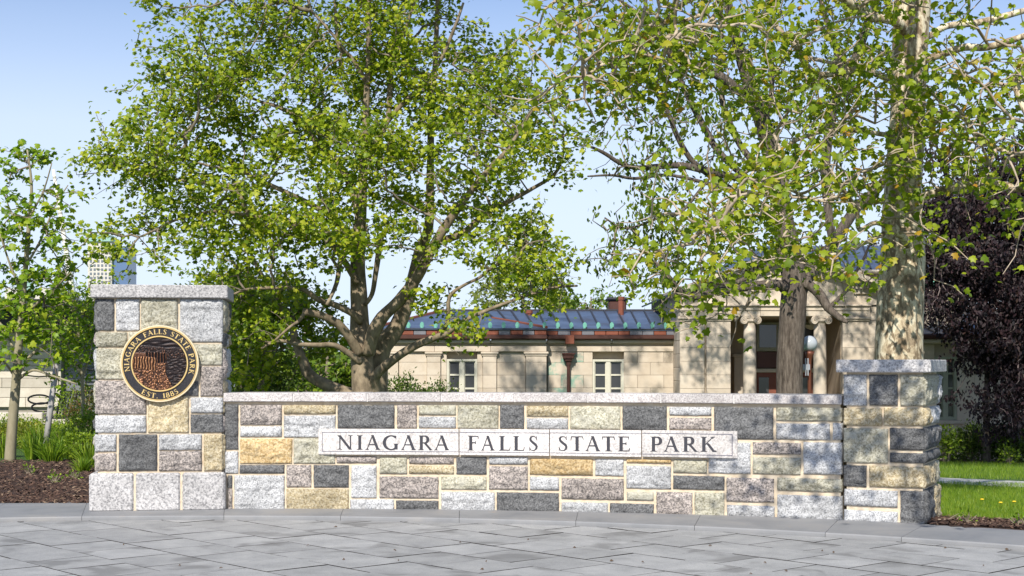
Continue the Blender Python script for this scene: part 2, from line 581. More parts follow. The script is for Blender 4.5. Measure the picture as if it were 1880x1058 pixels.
RS = random.Random(11)
def put_stone(fr, x0, x1, z0, z1, kind, parent, off=0.0, name='stone', **kw):
    w, h = x1-x0, z1-z0
    me = rock_mesh(w, h, RS, **kw)
    M = fr.M @ Matrix.Translation(((x0+x1)/2, -off, (z0+z1)/2))
    return mobj(name, me, ST[kind], parent, M)

wall = empty('stone_wall', at(980, 668, 15.1).xy.to_3d(), 'low curved wall of mixed grey and buff split stones carrying the carved park name', 'stone wall')
WALL_STONES = """412 743 437 825 D;412 829 437 869 L;418 873 426 896 D;419 898 426 937 P;441 744 517 780 P;441 783 517 802 L;521 744 616 760 Y;521 763 616 803 L;
620 744 724 787 D;441 806 536 851 O;539 805 615 851 G;440 854 522 869 D;430 873 522 938 L;526 854 571 894 P;576 854 640 895 D;618 838 691 850 P;645 855 691 914 L;
526 898 640 938 Y;643 917 723 939 L;729 744 765 786 P;769 744 837 762 G;769 765 837 786 L;840 744 915 787 G;918 744 962 787 D;697 839 747 870 G;751 839 833 852 P;
751 855 833 870 Y;838 839 893 871 D;898 839 969 853 L;697 875 805 915 P;810 875 893 899 G;898 856 969 899 P;727 919 805 938 D;810 903 908 940 L;912 904 1026 942 D;
967 745 1043 765 Y;967 768 1043 788 L;1047 746 1139 789 G;1143 746 1224 790 D;1229 747 1306 763 L;1229 767 1306 789 P;1311 747 1420 807 D;973 842 1088 873 O;
1093 843 1145 874 L;1150 843 1232 851 O;1150 855 1232 898 L;973 876 1026 900 L;1031 878 1145 918 P;1151 903 1200 919 G;1031 922 1116 943 L;1120 924 1200 945 D;
1205 903 1271 947 P;1236 844 1298 869 G;1236 873 1330 900 D;1301 812 1378 870 L;1275 904 1330 949 G;1425 748 1546 774 G;1425 777 1524 808 L;1529 777 1546 808 L;
1382 812 1470 835 P;1382 839 1470 872 G;1475 812 1546 872 L;1334 877 1421 923 P;1427 877 1546 904 G;1335 927 1422 951 L;1427 908 1546 956 L"""
# mortar core: the curved body that the stones are set in
def arc_prism(px0, px1, y_front, y_back, z0, z1, n=24):
    a0, a1 = -wall_frame(px0).rz, -wall_frame(px1).rz
    m = MB(); vs = []
    for i in range(n+1):
        a = a0 + (a1-a0)*i/n
        for r in (WR+y_front, WR+y_back):
            for z in (z0, z1):
                vs.append((WC.x+r*math.sin(a), WC.y+r*math.cos(a), z))
    fs = []
    for i in range(n):
        p = i*4; q = p+4
        fs += [(p, q, q+1, p+1), (p+2, p+3, q+3, q+2), (p+1, q+1, q+3, p+3), (p, p+2, q+2, q)]
    fs += [(0,1,3,2), (n*4, n*4+2, n*4+3, n*4+1)]
    m.add(vs, fs); return m
arc_prism(405, 1543, 0.012, 0.48, -0.05, 1.185).build('mortar_core', MORTAR, wall)
for s in WALL_STONES.replace("\n", "").split(";"):
    a, b, c, d, k = s.split()
    a, b, c, d = float(a), float(b), float(c), float(d)
    fr = wall_frame((a+c)/2)
    x0, z1 = fr.loc(a, b); x1, z0 = fr.loc(c, d)
    if d > 930: z0 = 0.0
    put_stone(fr, x0, x1, z0, z1, k, wall)
caps = [409, 538.5, 674, 810, 945, 1079, 1213, 1347, 1546]
for a, b in zip(caps[:-1], caps[1:]):
    fr = wall_frame((a+b)/2, 0.045)
    x0, _ = fr.loc(a, 735); x1, _ = fr.loc(b, 735)
    boxo('capstone', ST['C'], wall, x0+.004, x1-.004, 0.0, 0.57, 1.187, 1.283, fr.M, 0.008)
arc_prism(409, 1545, -0.030, 0.5, 1.188, 1.276).build('cap_joint', plain('pale_cap_mortar', (.66,.64,.62), 0.9), wall)

# ------------------------------------------------------------------ serif lettering (built stroke by stroke)
TK, TN, SF = 0.205, 0.085, 0.045
def g_stem(x, w=TK, y0=0.0, y1=1.0): return [[(x-w/2,y0),(x+w/2,y0),(x+w/2,y1),(x-w/2,y1)]]
def g_serif(x, y, w, up, st=TK):
    s = 1 if up else -1
    return [[(x-w/2,y),(x+w/2,y),(x+w/2,y+s*.022),(x+st/2+.01,y+s*.06),(x+st/2,y+s*.11),(x-st/2,y+s*.11),(x-st/2-.01,y+s*.06),(x-w/2,y+s*.022)]]
def g_diag(x0, y0, x1, y1, w): return [[(x0-w/2,y0),(x0+w/2,y0),(x1+w/2,y1),(x1-w/2,y1)]]
def g_bar(x0, x1, y, t=TN): return [[(x0,y-t/2),(x1,y-t/2),(x1,y+t/2),(x0,y+t/2)]]
def g_stroke(pts):
    out = []
    P = [(Vector((x, y)), w) for x, y, w in pts]
    L = []
    for i, (p, w) in enumerate(P):
        t = (P[min(i+1, len(P)-1)][0]-P[max(i-1, 0)][0]).normalized(); n = Vector((-t.y, t.x))
        L.append((p+n*w/2, p-n*w/2))
    for (a, b), (c, d) in zip(L[:-1], L[1:]):
        out.append([tuple(a), tuple(b), tuple(d), tuple(c)])
    return out
def g_arc(cx, cy, rx, ry, a0, a1, wf, n=14):
    return g_stroke([(cx+rx*math.cos(R_(a)), cy+ry*math.sin(R_(a)), wf(R_(a))) for a in np.linspace(a0, a1, n)])
vthick = lambda a: TN + (TK-TN)*abs(math.cos(a))**1.3
def S_pts(w):
    sk = [(.56,.78,.06),(.53,.90,.06),(.42,.965,.06),(.30,.975,.075),(.19,.93,.12),(.14,.82,.15),(.17,.70,.16),(.28,.59,.165),(.40,.50,.17),(.52,.40,.17),(.575,.28,.16),(.54,.14,.13),(.43,.045,.08),(.30,.025,.06),(.16,.07,.06),(.10,.22,.06)]
    return g_stroke(sk)
GLY = {
 'I': (0.42, g_stem(.21)+g_serif(.21,0,.42,1)+g_serif(.21,1,.42,0)),
 'N': (1.02, g_stem(.16,TN)+g_stem(.86,TN)+g_diag(.12,1,.86,0,.20)+g_serif(.16,0,.32,1,TN)+g_serif(.10,1,.2,0,TN)+g_serif(.86,1,.32,0,TN)),
 'A': (0.98, g_diag(.10,0,.47,1,.075)+g_diag(.83,0,.46,1.02,.19)+g_bar(.22,.68,.36)+g_serif(.11,0,.26,1,.07)+g_serif(.83,0,.34,1,.18)),
 'F': (0.74, g_stem(.19)+g_serif(.19,0,.42,1)+g_serif(.14,1,.28,0,.1)+g_bar(.15,.68,.965,.07)+g_bar(.2,.52,.53)+[[(.62,1.0),(.69,1.0),(.70,.78),(.665,.78)]]+[[(.48,.64),(.53,.64),(.53,.42),(.48,.42)]]),
 'L': (0.74, g_stem(.19)+g_serif(.19,1,.42,0)+g_serif(.14,0,.28,1,.1)+g_bar(.15,.68,.035,.07)+[[(.62,0),(.69,0),(.735,.26),(.70,.26)]]),
 'T': (0.84, g_stem(.42)+g_serif(.42,0,.44,1)+g_bar(.04,.80,.965,.07)+[[(.04,1.0),(.11,1.0),(.055,.76),(.015,.76)]]+[[(.73,1.0),(.80,1.0),(.825,.76),(.785,.76)]]),
 'E': (0.76, g_stem(.19)+g_serif(.14,1,.28,0,.1)+g_serif(.14,0,.28,1,.1)+g_bar(.15,.66,.965,.07)+g_bar(.2,.52,.52)+g_bar(.15,.69,.035,.07)+[[(.60,1.0),(.67,1.0),(.68,.78),(.645,.78)]]+[[(.47,.62),(.52,.62),(.52,.42),(.47,.42)]]+[[(.62,0),(.70,0),(.745,.25),(.71,.25)]]),
 'P': (0.76, g_stem(.19)+g_serif(.19,0,.42,1)+g_serif(.14,1,.28,0,.1)+g_bar(.2,.42,.965)+g_bar(.2,.42,.47)+g_arc(.42,.7175,.22,.2475,-90,90,vthick)),
 'R': (0.92, g_stem(.19)+g_serif(.19,0,.42,1)+g_serif(.14,1,.28,0,.1)+g_bar(.2,.42,.965)+g_bar(.2,.42,.50)+g_arc(.42,.7325,.21,.2325,-90,90,vthick)+g_diag(.84,0,.42,.50,.19)+[[(.75,0),(.98,0),(.98,.03),(.75,.06)]]),
 'K': (0.94, g_stem(.19)+g_serif(.19,0,.42,1)+g_serif(.19,1,.42,0)+g_diag(.26,.46,.72,.98,.075)+g_serif(.72,1,.30,0,.07)+g_diag(.82,0,.40,.58,.19)+g_serif(.84,0,.30,1,.16)),
 'G': (1.0, g_arc(.52,.5,.43,.475,48,312,vthick,26)+g_stem(.82,TK,.03,.42)+g_serif(.82,.44,.36,0)+[[(.78,.97),(.83,.97),(.84,.72),(.80,.72)]]),
 'S': (0.66, S_pts(.1)+[[(.55,1.0),(.59,1.0),(.59,.72),(.56,.72)]]+[[(.07,0),(.11,0),(.10,.28),(.07,.28)]]),
 '1': (0.40, g_stem(.22)+g_serif(.22,0,.40,1)+[[(.02,.82),(.06,.78),(.20,.88),(.20,1.0)]]),
 '8': (0.66, g_arc(.33,.74,.20,.225,0,360,lambda a: TN+.07*abs(math.cos(a)),22)+g_arc(.33,.265,.25,.24,0,360,lambda a: TN+.10*abs(math.cos(a)),22)),
 '5': (0.62, g_bar(.16,.56,.94,.10)+[[(.12,.98),(.19,.98),(.16,.52),(.09,.52)]]+g_arc(.26,.30,.27,.275,-140,105,lambda a: TN+.09*abs(math.cos(a)),20)),
 '.': (0.24, [[(.04,.0),(.20,.0),(.20,.15),(.04,.15)]]),
}
def glyph_mesh(ch, w, h, thick):
    gw, polys = GLY[ch]
    m = MB()
    for i, p in enumerate(polys):
        m.prism([(x/gw*w, y*h) for x, y in p], -thick - 0.00012*(i % 9), 0.001)
    return m.mesh('letter')

# inscription panels with their letters
LETTER = Mat('engraved_shade_letter', 0.85).base((.05,.05,.06)).m  # letters stand proud; the shade of engraved cuts is put into their dark colour
LINE = plain('dark_border_line', (.10,.10,.14), 0.8)
panels = [(584.5, 842, 787.5, 836), (843.5, 1008, 788, 837.5), (1009.5, 1177, 789, 839.5), (1178.5, 1353.5, 790, 842)]
letters = [("N",619.6,648,0),("I",655,666,0),("A",671,698,0),("G",703,732.4,0),("A",736.5,763.6,0),("R",768.4,793.5,0),("A",797.5,825,0),
 ("F",859,879.7,1),("A",883.5,908,1),("L",916.2,937.5,1),("L",942.3,963.6,1),("S",970,987.5,1),
 ("S",1024,1042.3,2),("T",1047.2,1071.8,2),("A",1074.6,1102.3,2),("T",1104.4,1129.3,2),("E",1134.6,1157.5,2),
 ("P",1194.2,1216.4,3),("A",1219,1246.5,3),("R",1253.3,1280.7,3),("K",1286.5,1315,3)]
PO = 0.052
for k, (a, c, b, d) in enumerate(panels):
    fr = wall_frame((a+c)/2, PO)
    x0, z1 = fr.loc(a, b); x1, z0 = fr.loc(c, d)
    pan = boxo('inscription_panel', ST['W'], wall, x0, x1, 0, 0.12, z0, z1, fr.M, 0.004)
    top = fr.loc((a+c)/2, b+6.2)[1]; bot = fr.loc((a+c)/2, d-6.2)[1]
    ln = MB(); t = 0.007
    lx0 = x0 + (0.040 if k == 0 else 0.004); lx1 = x1 - (0.048 if k == 3 else 0.004)
    ln.box(lx0, lx1, -.0012, .001, top-t, top); ln.box(lx0, lx1, -.0012, .001, bot, bot+t)
    if k == 0: ln.box(lx0, lx0+t, -.0012, .001, bot+t, top-t)
    if k == 3: ln.box(lx1-t, lx1, -.0012, .001, bot+t, top-t)
    ln.build('border_line', LINE, pan, fr.M)
    for ch, l0, l1, pk in letters:
        if pk != k: continue
        yt = 799.2 + (l0-620)*0.0045; yb = 825.8 + (l0-620)*0.0066
        gx0, gz1 = fr.loc(l0, yt); gx1, gz0 = fr.loc(l1, yb)
        M = fr.M @ Matrix.Translation((gx0, 0, gz0))
        mobj('letter', glyph_mesh(ch, gx1-gx0, gz1-gz0, 0.0014), LETTER, pan, M)

# ------------------------------------------------------------------ the two pillars
def pillar_core(root, fr, x0, x1, d, z0, z1):
    boxo('mortar_core', MORTAR, root, x0+.02, x1-.02, 0.012, d-.02, z0, z1, fr.M)

# left pillar
D_L = 15.33
frL = Frame((293-HX)/FPX*D_L, D_L, R_(7.5))
pil = empty('stone_pillar', (frL.M @ Vector((0, .45, 0))), 'tall square stone pillar bearing the round bronze plaque', 'pillar')
LP = """178 549 209 607 D;213 549 256 607 L;259 549 326 608 G;330.5 549 409 628 L;176 610 233 637 G;236 610 262 650 G;177 640 300 696 G;175 699 268 760 P;
330 632 408 670 G;368 673 409 727 P;330 700 364 727 D;330 673 364 697 G;272 727 346 794 Y;350 730 409 758 L;350 761 409 794 D;175 763 268 794 L;
174 798 213 829 L;174 833 213 864 P;218 798 288 864 D;292 798 370 826 L;292 829 370 864 P;374 798 409 864 Y"""
LX0, LX1 = frL.loc(176, 700)[0], frL.loc(410, 700)[0]
LB0, LB1 = frL.loc(163, 900, .05)[0], frL.loc(413.5, 900, .05)[0]
LDEP = 0.92
zbase = frL.loc(290, 866)[1]; zcap0 = frL.loc(290, 547.5)[1]; zcap1 = frL.loc(290, 523.5)[1]
pillar_core(pil, frL, LX0, LX1, LDEP, zbase-.05, zcap0+.005)
for s in LP.replace("\n", "").split(";"):
    a, b, c, d, k = s.split(); a, b, c, d = map(float, (a, b, c, d))
    x0, z1 = frL.loc(a, b); x1, z0 = frL.loc(c, d)
    kw = dict(relief=0.024) if k != 'L' else dict(relief=0.022)
    put_stone(frL, x0, x1, z0, z1, k, pil, **kw)
for a, c in ((163, 245.5), (248.5, 331), (334, 413.5)):
    x0, x1 = frL.loc(a, 900, .05)[0], frL.loc(c, 900, .05)[0]
    o = boxo('base_stone', ST['B'], pil, x0, x1, -.05, 0.40, 0.01, zbase-.012, frL.M, 0.022)
boxo('base_core', MORTAR, pil, LB0+.02, LB1-.02, -.03, LDEP, 0.0, zbase-.035, frL.M)
for side, xs in ((1, LB1), (-1, LB0)):
    for y0 in (0.405,):
        boxo('base_stone', ST['B'], pil, xs-.2 if side > 0 else xs, xs if side > 0 else xs+.2, y0, y0+.50, 0.01, zbase-.012, frL.M, 0.02)
boxo('cap_slab', ST['B'], pil, frL.loc(166, 535, .06)[0], frL.loc(418, 535, .06)[0], -.065, LDEP+.06, zcap0, zcap1, frL.M, 0.009)
def side_frame(fr, x, side):
    return Frame(*(fr.M @ Vector((x, 0, 0))).xy, fr.rz + (R_(90) if side > 0 else R_(-90)))
def side_stones(fr, x, side, dep, rows, root, kinds):
    f = side_frame(fr, x, side); r = random.Random(int(abs(x)*100)+side)
    for z0, z1 in rows:
        cuts = [0.0, dep*r.uniform(.25,.42), dep*r.uniform(.6,.75), dep]
        if side < 0: cuts = [-c for c in cuts[::-1]]
        for a, b in zip(cuts[:-1], cuts[1:]):
            put_stone(f, a+.014, b-.014, z0+.013, z1-.013, r.choice(kinds), root, relief=0.022 if x == 0.03 else 0.035)
zr = [frL.loc(290, v)[1] for v in (866, 796, 762, 697, 638, 609, 547.5)]
rows = list(zip(zr[:-1], zr[1:]))
side_stones(frL, LX1, 1, LDEP, rows, pil, 'LDPGY')
side_stones(frL, LX0, -1, LDEP, rows, pil, 'LDPGL')

# right pillar
c0 = wall_frame(1550.5, 0.03)
frR = Frame(c0.M.translation.x, c0.M.translation.y, R_(-25))
pir = empty('stone_pillar', (frR.M @ Vector((.45, .4, 0))), 'shorter square stone pillar of mixed granite blocks at the wall end beside the lawn', 'pillar')
RX1 = frR.loc(1697.5, 800)[0]
RDEP = 0.92
rz0 = frR.loc(1620, 684)[1]; rz1 = frR.loc(1620, 660.5)[1]
pillar_core(pir, frR, 0, RX1, RDEP, 0, rz0+.004)
RP = """1549 688 1591 745 L;1596 688 1648 745 D;1653 688 1697 746 G;1549 749 1619 782 Y;1623 749 1697 782 Y;1549 786 1630 851 G;1634 786 1697 827 D;1634 831 1697 851 D;
1549 854 1591 894 D;1596 855 1697 897 Y;1550 898 1648 932 L;1550 936 1648 966 L;1653 901 1697 968 D"""
for s in RP.replace("\n", "").split(";"):
    a, b, c, d, k = s.split(); a, b, c, d = map(float, (a, b, c, d))
    x0, z1 = frR.loc(a, b); x1, z0 = frR.loc(c, d)
    if d > 960: z0 = 0.0
    put_stone(frR, x0, x1, z0, z1, k, pir)
fs_ = side_frame(frR, RX1, 1)
zs = [frR.loc(1696, v)[1] for v in (968, 899, 853, 829, 784, 747, 686)]
plan = [('D', 'Y', .55), ('Y', 'G', .7), ('D', 'D', .5), ('D', 'D', .35), ('Y', 'L', .3), ('G', 'L', .8)]
for (z0, z1), (ka, kb, cut) in zip(zip(zs[:-1], zs[1:]), plan):
    put_stone(fs_, .012, RDEP*cut-.012, max(0, z0+.012), z1-.012, ka, pir, relief=0.045)
    put_stone(fs_, RDEP*cut+.012, RDEP-.01, max(0, z0+.012), z1-.012, kb, pir, relief=0.045)
side_stones(frR, 0.03, -1, RDEP, list(zip(zs[:-1], zs[1:])), pir, 'LDGY')
boxo('cap_slab', ST['B'], pir, frR.loc(1534.5, 672, .07)[0], frR.loc(1709, 672, .07)[0], -.07, RDEP+.07, rz0, rz1, frR.M, 0.009)

# ------------------------------------------------------------------ round plaque
PLO = 0.062
pcx, pcz = frL.loc(293.2, 668, PLO); PRAD = frL.loc(365.2, 668, PLO)[0] - pcx
PM = frL.M @ Matrix.Translation((pcx, -PLO, pcz))
plq = empty('round_plaque', PM.translation, 'round bronze park plaque with gold lettering and a waterfall relief, on the tall pillar', 'plaque')
GOLD = Mat('polished_gold', 0.42, 0.75).base((.86,.62,.26)).m
GOLDPALE = Mat('sun_paled_gold_rim', 0.5, 0.35).base((.80,.66,.44)).m  # gold rim, the sun's sheen put into its paler colour
def m_black():
    m = Mat('black_stippled_bronze', 0.55, 0.2)
    m.base(m.ramp(m.noise(70, 4, .7), [(.35, (.012,.012,.016)), (.7, (.045,.042,.048))]))
    return m.bump(m.noise(120, 3), .6, .004).m
BLACK = m_black()
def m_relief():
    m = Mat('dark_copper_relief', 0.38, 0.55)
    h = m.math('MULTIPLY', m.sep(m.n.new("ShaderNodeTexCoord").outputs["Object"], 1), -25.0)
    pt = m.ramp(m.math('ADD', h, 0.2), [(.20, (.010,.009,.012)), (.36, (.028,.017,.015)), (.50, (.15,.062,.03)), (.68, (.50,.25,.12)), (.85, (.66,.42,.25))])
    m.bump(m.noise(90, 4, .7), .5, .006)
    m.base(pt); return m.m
def ring(name, r0, r1, yf, mat, cham=0.004, n=72):
    m = MB(); prof = [(r1, 0.03), (r1, yf+cham), (r1-cham, yf), (r0+cham, yf), (r0, yf+cham), (r0, 0.03)]
    vs = []
    for i in range(n):
        a = 2*math.pi*i/n
        vs += [(r*math.cos(a), y, r*math.sin(a)) for r, y in prof]
    k = len(prof)
    fs = [(i*k+c, i*k+c+1, ((i+1) % n)*k+c+1, ((i+1) % n)*k+c) for i in range(n) for c in range(k-1)]
    m.add(vs, fs); return m.build(name, mat, plq, PM)
U = PRAD/490.0
ring('outer_rim', 470*U, PRAD, -0.012, GOLDPALE)
ring('gold_ring', 457*U, 469*U, -0.014, GOLD, 0.002)
ring('inner_ring', 339*U, 357*U, -0.014, GOLD, 0.002)
ring('letter_band', 357.5*U, 456.5*U, -0.002, BLACK, 0.001)
def relief():
    Rr = 338.5*U; n = 110
    V, F = [], []
    idx = {}
    for j in range(n+1):
        for i in range(n+1):
            x = -1 + 2*i/n; z = -1 + 2*j/n
            r = math.hypot(x, z)
            if r > 1.0: x, z = x/r, z/r
            X, Z = x, z
            n1 = NZ(X*5, Z*5, 1); n2 = NZ(X*14, Z*14, 2); n3 = NZ(X*30, Z*30, 6)
            if Z > 0.62 - 0.1*X: h = .36 + .16*NZ(X*3, Z*12, 4)                          # far bank under a heavy sky
            elif Z > 0.40: h = .32 + .30*abs(n2) + .2*abs(n3)                             # wooded shore
            else:
                lip1 = 0.40 - 0.02*math.sin(X*5)                                          # straight fall at the back
                lip2 = 0.16 + 0.10*math.cos((X+.55)*2.4)                                  # nearer curved fall
                if X < -0.12 and Z < lip2 and Z > -0.28 - 0.12*X:
                    h = .62 + .20*math.sin(X*62 + 2*n1) + .10*n2
                elif -0.5 < X < 0.24 and Z > 0.02 and Z <= lip1:
                    h = .42 + .20*math.sin(X*58 + n1) + .06*n2
                elif X > 0.24 and Z > 0.2:
                    h = .34 + .34*abs(n2) + .15*n3                                        # rocks right of the fall
                elif X > 0.22 + 0.5*max(0, -Z-.35):
                    h = .38 + .17*NZ(X*6, Z*26, 9) + .08*n3                               # river
                elif Z > 0.10: h = .55 + .05*n2
                else: h = .40 + .55*abs(n2) + .28*abs(n3) + .1*n1                         # boulders at the foot
            V.append((x*Rr, -0.036*h + 0.010, z*Rr)); idx[i, j] = len(V)-1
    for j in range(n):
        for i in range(n):
            x = -1 + (2*i+1)/n; z = -1 + (2*j+1)/n
            if math.hypot(x, z) < 1.02:
                F.append((idx[i,j], idx[i+1,j], idx[i+1,j+1], idx[i,j+1]))
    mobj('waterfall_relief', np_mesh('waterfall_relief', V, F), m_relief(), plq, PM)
relief()
def arc_text(txt, a0, a1, rbase, h, outward=True):
    ws = [GLY[c][0] if c != ' ' else 0.55 for c in txt]
    gap = 0.16
    tot = sum(ws) + gap*(len(ws)-1)
    u = 0.0
    for c, w in zip(txt, ws):
        mid = u + w/2
        a = R_(a0 + (a1-a0)*mid/tot)
        u += w + gap
        if c == ' ': continue
        arc = abs(R_(a1-a0))*(rbase + (h/2 if outward else -h/2))*w/tot
        me = glyph_mesh(c, arc, h, 0.0045)
        if outward:
            M = PM @ Matrix.Rotation(-(a - math.pi/2), 4, 'Y') @ Matrix.Translation((-arc/2, -0.002, rbase))
        else:
            M = PM @ Matrix.Rotation(-(a + math.pi/2), 4, 'Y') @ Matrix.Translation((-arc/2, -0.002, -rbase))
        mobj('letter', me, GOLD, plq, M)
arc_text("NIAGARA FALLS STATE PARK", 194, -19, 378*U, 62*U, True)
arc_text("EST. 1885", 238, 303, 442*U, 62*U, False)
# ------------------------------------------------------------------ mulch beds, path
def patch(name, pts, z, mat, kind='structure', step=0.5):
    """an irregular ground patch laid on the terrain"""
    n = len(pts)
    xs = [p[0] for p in pts]; ys = [p[1] for p in pts]
    def inside(x, y):
        c = False
        for i in range(n):
            x0, y0 = pts[i]; x1, y1 = pts[(i+1) % n]
            if (y0 > y) != (y1 > y) and x < (x1-x0)*(y-y0)/(y1-y0)+x0: c = not c
        return c
    V, F, idx = [], [], {}
    gx = np.arange(min(xs)-step, max(xs)+step, step); gy = np.arange(min(ys)-step, max(ys)+step, step)
    def vid(i, j):
        if (i, j) not in idx:
            x, y = gx[i], gy[j]
            jx = 0.12*NZ(x*1.3, y*1.3, 5); jy = 0.12*NZ(x*1.3, y*1.3, 9)
            idx[i, j] = len(V); V.append((x+jx, y+jy, ground_z(x, y)+z+0.02*NZ(x*2, y*2, 3)))
        return idx[i, j]
    for i in range(len(gx)-1):
        for j in range(len(gy)-1):
            if inside(gx[i]+step/2, gy[j]+step/2):
                F.append((vid(i,j), vid(i+1,j), vid(i+1,j+1), vid(i,j+1)))
    o = mobj(name, np_mesh(name, V, F), mat); tag(o, kind=kind); return o
patch('mulch_bed', [(-9.5,16.05),(-4.0,16.05),(-3.6,17.0),(-4.2,24.6),(-6.2,24.2),(-7.6,22.8),(-10.5,22.4)], 0.035, MULCH, step=0.14)
patch('mulch_bed', [(3.9,14.6),(4.15,13.86),(4.9,13.25),(6.2,12.1),(6.9,12.6),(5.6,14.6),(4.5,14.95)], 0.022, MULCH, step=0.1)
patch('mulch_bed', [(12.0,43.8),(15,42.0),(19,40.5),(22,44),(22,47.5),(12,47.5)], 0.03, MULCH, step=0.4)
CONC = plain('pale_concrete', (.50,.49,.46), 0.85, 0, 0.12, 5)
def path():
    m = MB(); pts = [(4.0, 29.6), (7.0, 27.2), (9.5, 24.6), (13, 20.5), (18, 15)]
    L = []
    for i, (x, y) in enumerate(pts):
        a = Vector(pts[max(i-1,0)]); b = Vector(pts[min(i+1,len(pts)-1)]); t = (b-a).normalized(); n = Vector((-t.y, t.x))
        for k in (-1.25, 1.25):
            q = Vector((x, y))+n*k; L.append((q.x, q.y, ground_z(q.x, q.y)+0.03))
    k = len(L)
    vs = L + [(x, y, z-.1) for x, y, z in L]
    fs = [(2*i, 2*i+2, 2*i+3, 2*i+1)[::-1] for i in range(len(pts)-1)] + [(2*i, 2*i+2, k+2*i+2, k+2*i) for i in range(len(pts)-1)] + [(2*i+1, 2*i+3, k+2*i+3, k+2*i+1)[::-1] for i in range(len(pts)-1)]
    m.add(vs, fs); o = m.build('path', CONC); tag(o, kind='structure')
path()

# ------------------------------------------------------------------ the sandstone visitor building
bld = empty('stone_building', (6, 50, -1.6), 'long buff sandstone building with columned portico and blue copper roofs behind the trees', 'building')
GZ = -1.75
def Zp(y, D): return EYE - (y-HY)*D/FPX
def Xp(x, D): return (x-HX)*D/FPX
def ashlar(x0, x1, z0, z1, yf, holes=(), course=0.44, ln=0.92, depth=0.12, mat=None, rnd=random.Random(5), stain=None, zlim=None):
    """wall face of separate chamfered blocks between x0..x1, z0..z1 at depth yf; holes = (x0,x1,z0,z1)"""
    z = z0; row = 0
    while z < z1-0.02:
        zt = min(z+course, z1)
        if z1-zt < 0.14: zt = z1
        iv = [(x0, x1)]
        for hx0, hx1, hz0, hz1 in holes:
            if hz0 < zt-0.01 and hz1 > z+0.01:
                nv = []
                for a, b in iv:
                    if hx1 <= a or hx0 >= b: nv.append((a, b)); continue
                    if hx0 > a: nv.append((a, hx0))
                    if hx1 < b: nv.append((hx1, b))
                iv = nv
        for a, b in iv:
            if b-a < 0.03: continue
            n = max(1, round((b-a)/ln)); off = 0.5*ln if (row % 2 and b-a > 1.3*ln) else 0
            cuts = [a] + [a+off+(b-a)*k/n for k in range(0 if off else 1, n) if a+off+(b-a)*k/n < b-0.15] + [b]
            for c, d in zip(cuts[:-1], cuts[1:]):
                if zlim is not None and zt < zlim: continue
                m = MB(); g = 0.004
                m.cbox(c+g, d-g, yf+rnd.uniform(-.004,.004), yf+depth, z+g, zt-g, 0.005)
                mm = mat or ASH
                if stain and stain[0] < (c+d)/2 < stain[1]: mm = ASH_STAIN
                m.build('ashlar_block', mm, bld)
        z = zt; row += 1
def bpart(name, mat, x0, x1, y0, y1, z0, z1, parent=None, c=0.012):
    return boxo(name, mat, parent or bld, x0, x1, y0, y1, z0, z1, None, c)
COPPER = Mat('blue_weathered_copper_roof', 0.42, 0.55)
COPPER.base(COPPER.ramp(COPPER.noise(0.9, 6, 0.7, dist=0.6), [(0.25, (.10,.085,.09)), (0.5, (.13,.18,.28)), (0.75, (.22,.28,.40))]))
COPPER = COPPER.m
SEAM = plain('dark_roof_seam', (.055,.055,.065), 0.5, 0.4)
RED = plain('reddish_copper', (.26,.085,.05), 0.5, 0.3, 0.35, 3)
BROWN = plain('brown_copper_gutter', (.10,.045,.035), 0.45, 0.4, 0.3, 2)
GREYM = plain('grey_lead_panel', (.20,.20,.22), 0.5, 0.3, 0.25, 3)
VERD = plain('green_verdigris', (.16,.42,.33), 0.7, 0.1, 0.25, 8)
DGLASS = Mat('dark_window_glass', 0.12, 0, 0.8).base((.055,.057,.062)).m
CREAM = plain('cream_window_paint', (.62,.59,.48), 0.5)
OLIVE = plain('olive_window_paint', (.36,.37,.27), 0.5)
DOORRED = plain('red_brown_door', (.22,.075,.045), 0.5)
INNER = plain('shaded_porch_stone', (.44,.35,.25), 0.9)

# --- left wing: projecting bay with pilasters (x<1003) and plain bay (1003..1237)
YB, YR = 49.62, 50.0
zA, zAr, zCor, zGut = Zp(646, 50), Zp(635.5, 50), Zp(631, 50), Zp(624, 50)
xl, xs_, xr = Xp(697, 50), Xp(1003, 50), Xp(1243, 50)
bpart('wall_core', ASH_JOINT, xl, xr, YR+.28, YR+8.5, GZ, Zp(626, 50))
bpart('wall_core', ASH_JOINT, xl, xs_-.06, YB+.34, YR+.3, GZ, Zp(626, 50))
w1 = (Xp(821,50), Xp(876.5,50), Zp(742,50), Zp(659.5,50))
w2 = (Xp(1088,50), Xp(1145.5,50), Zp(742,50), Zp(660,50))
zlo = 0.30
bpart('lower_wall', ASH, xl, xs_, YB+.085, YB+.21, GZ, zlo)
bpart('lower_wall', ASH, xs_, xr, YR-.004, YR+.11, GZ, zlo)
pil_px = [(712,733),(785,810),(887,912),(965,1003)]
xa = xl
for a, b in pil_px:
    X0, X1 = Xp(a,50), Xp(b,50)
    ashlar(xa, X0-.004, zlo, zA, YB+.07, [w1], 0.45, 0.95, .26)
    xa = X1+.004
    ashlar(X0, X1, zlo, Zp(654, 50), YB-.03, (), 0.45, 2.0, 0.24)
    bpart('pilaster_capital', ASH, X0-.07, X1+.07, YB-.11, YB+.2, Zp(650.5, 50), zA-.003, c=.02)
    bpart('pilaster_neck', ASH, X0-.03, X1+.03, YB-.065, YB+.2, Zp(654, 50)+.002, Zp(650.5, 50)-.002, c=.015)
ashlar(xs_+.04, xr-.02, zlo, zA, YR-.02, [w2], 0.45, 0.95, .29, stain=(Xp(1024,50), Xp(1056,50)))
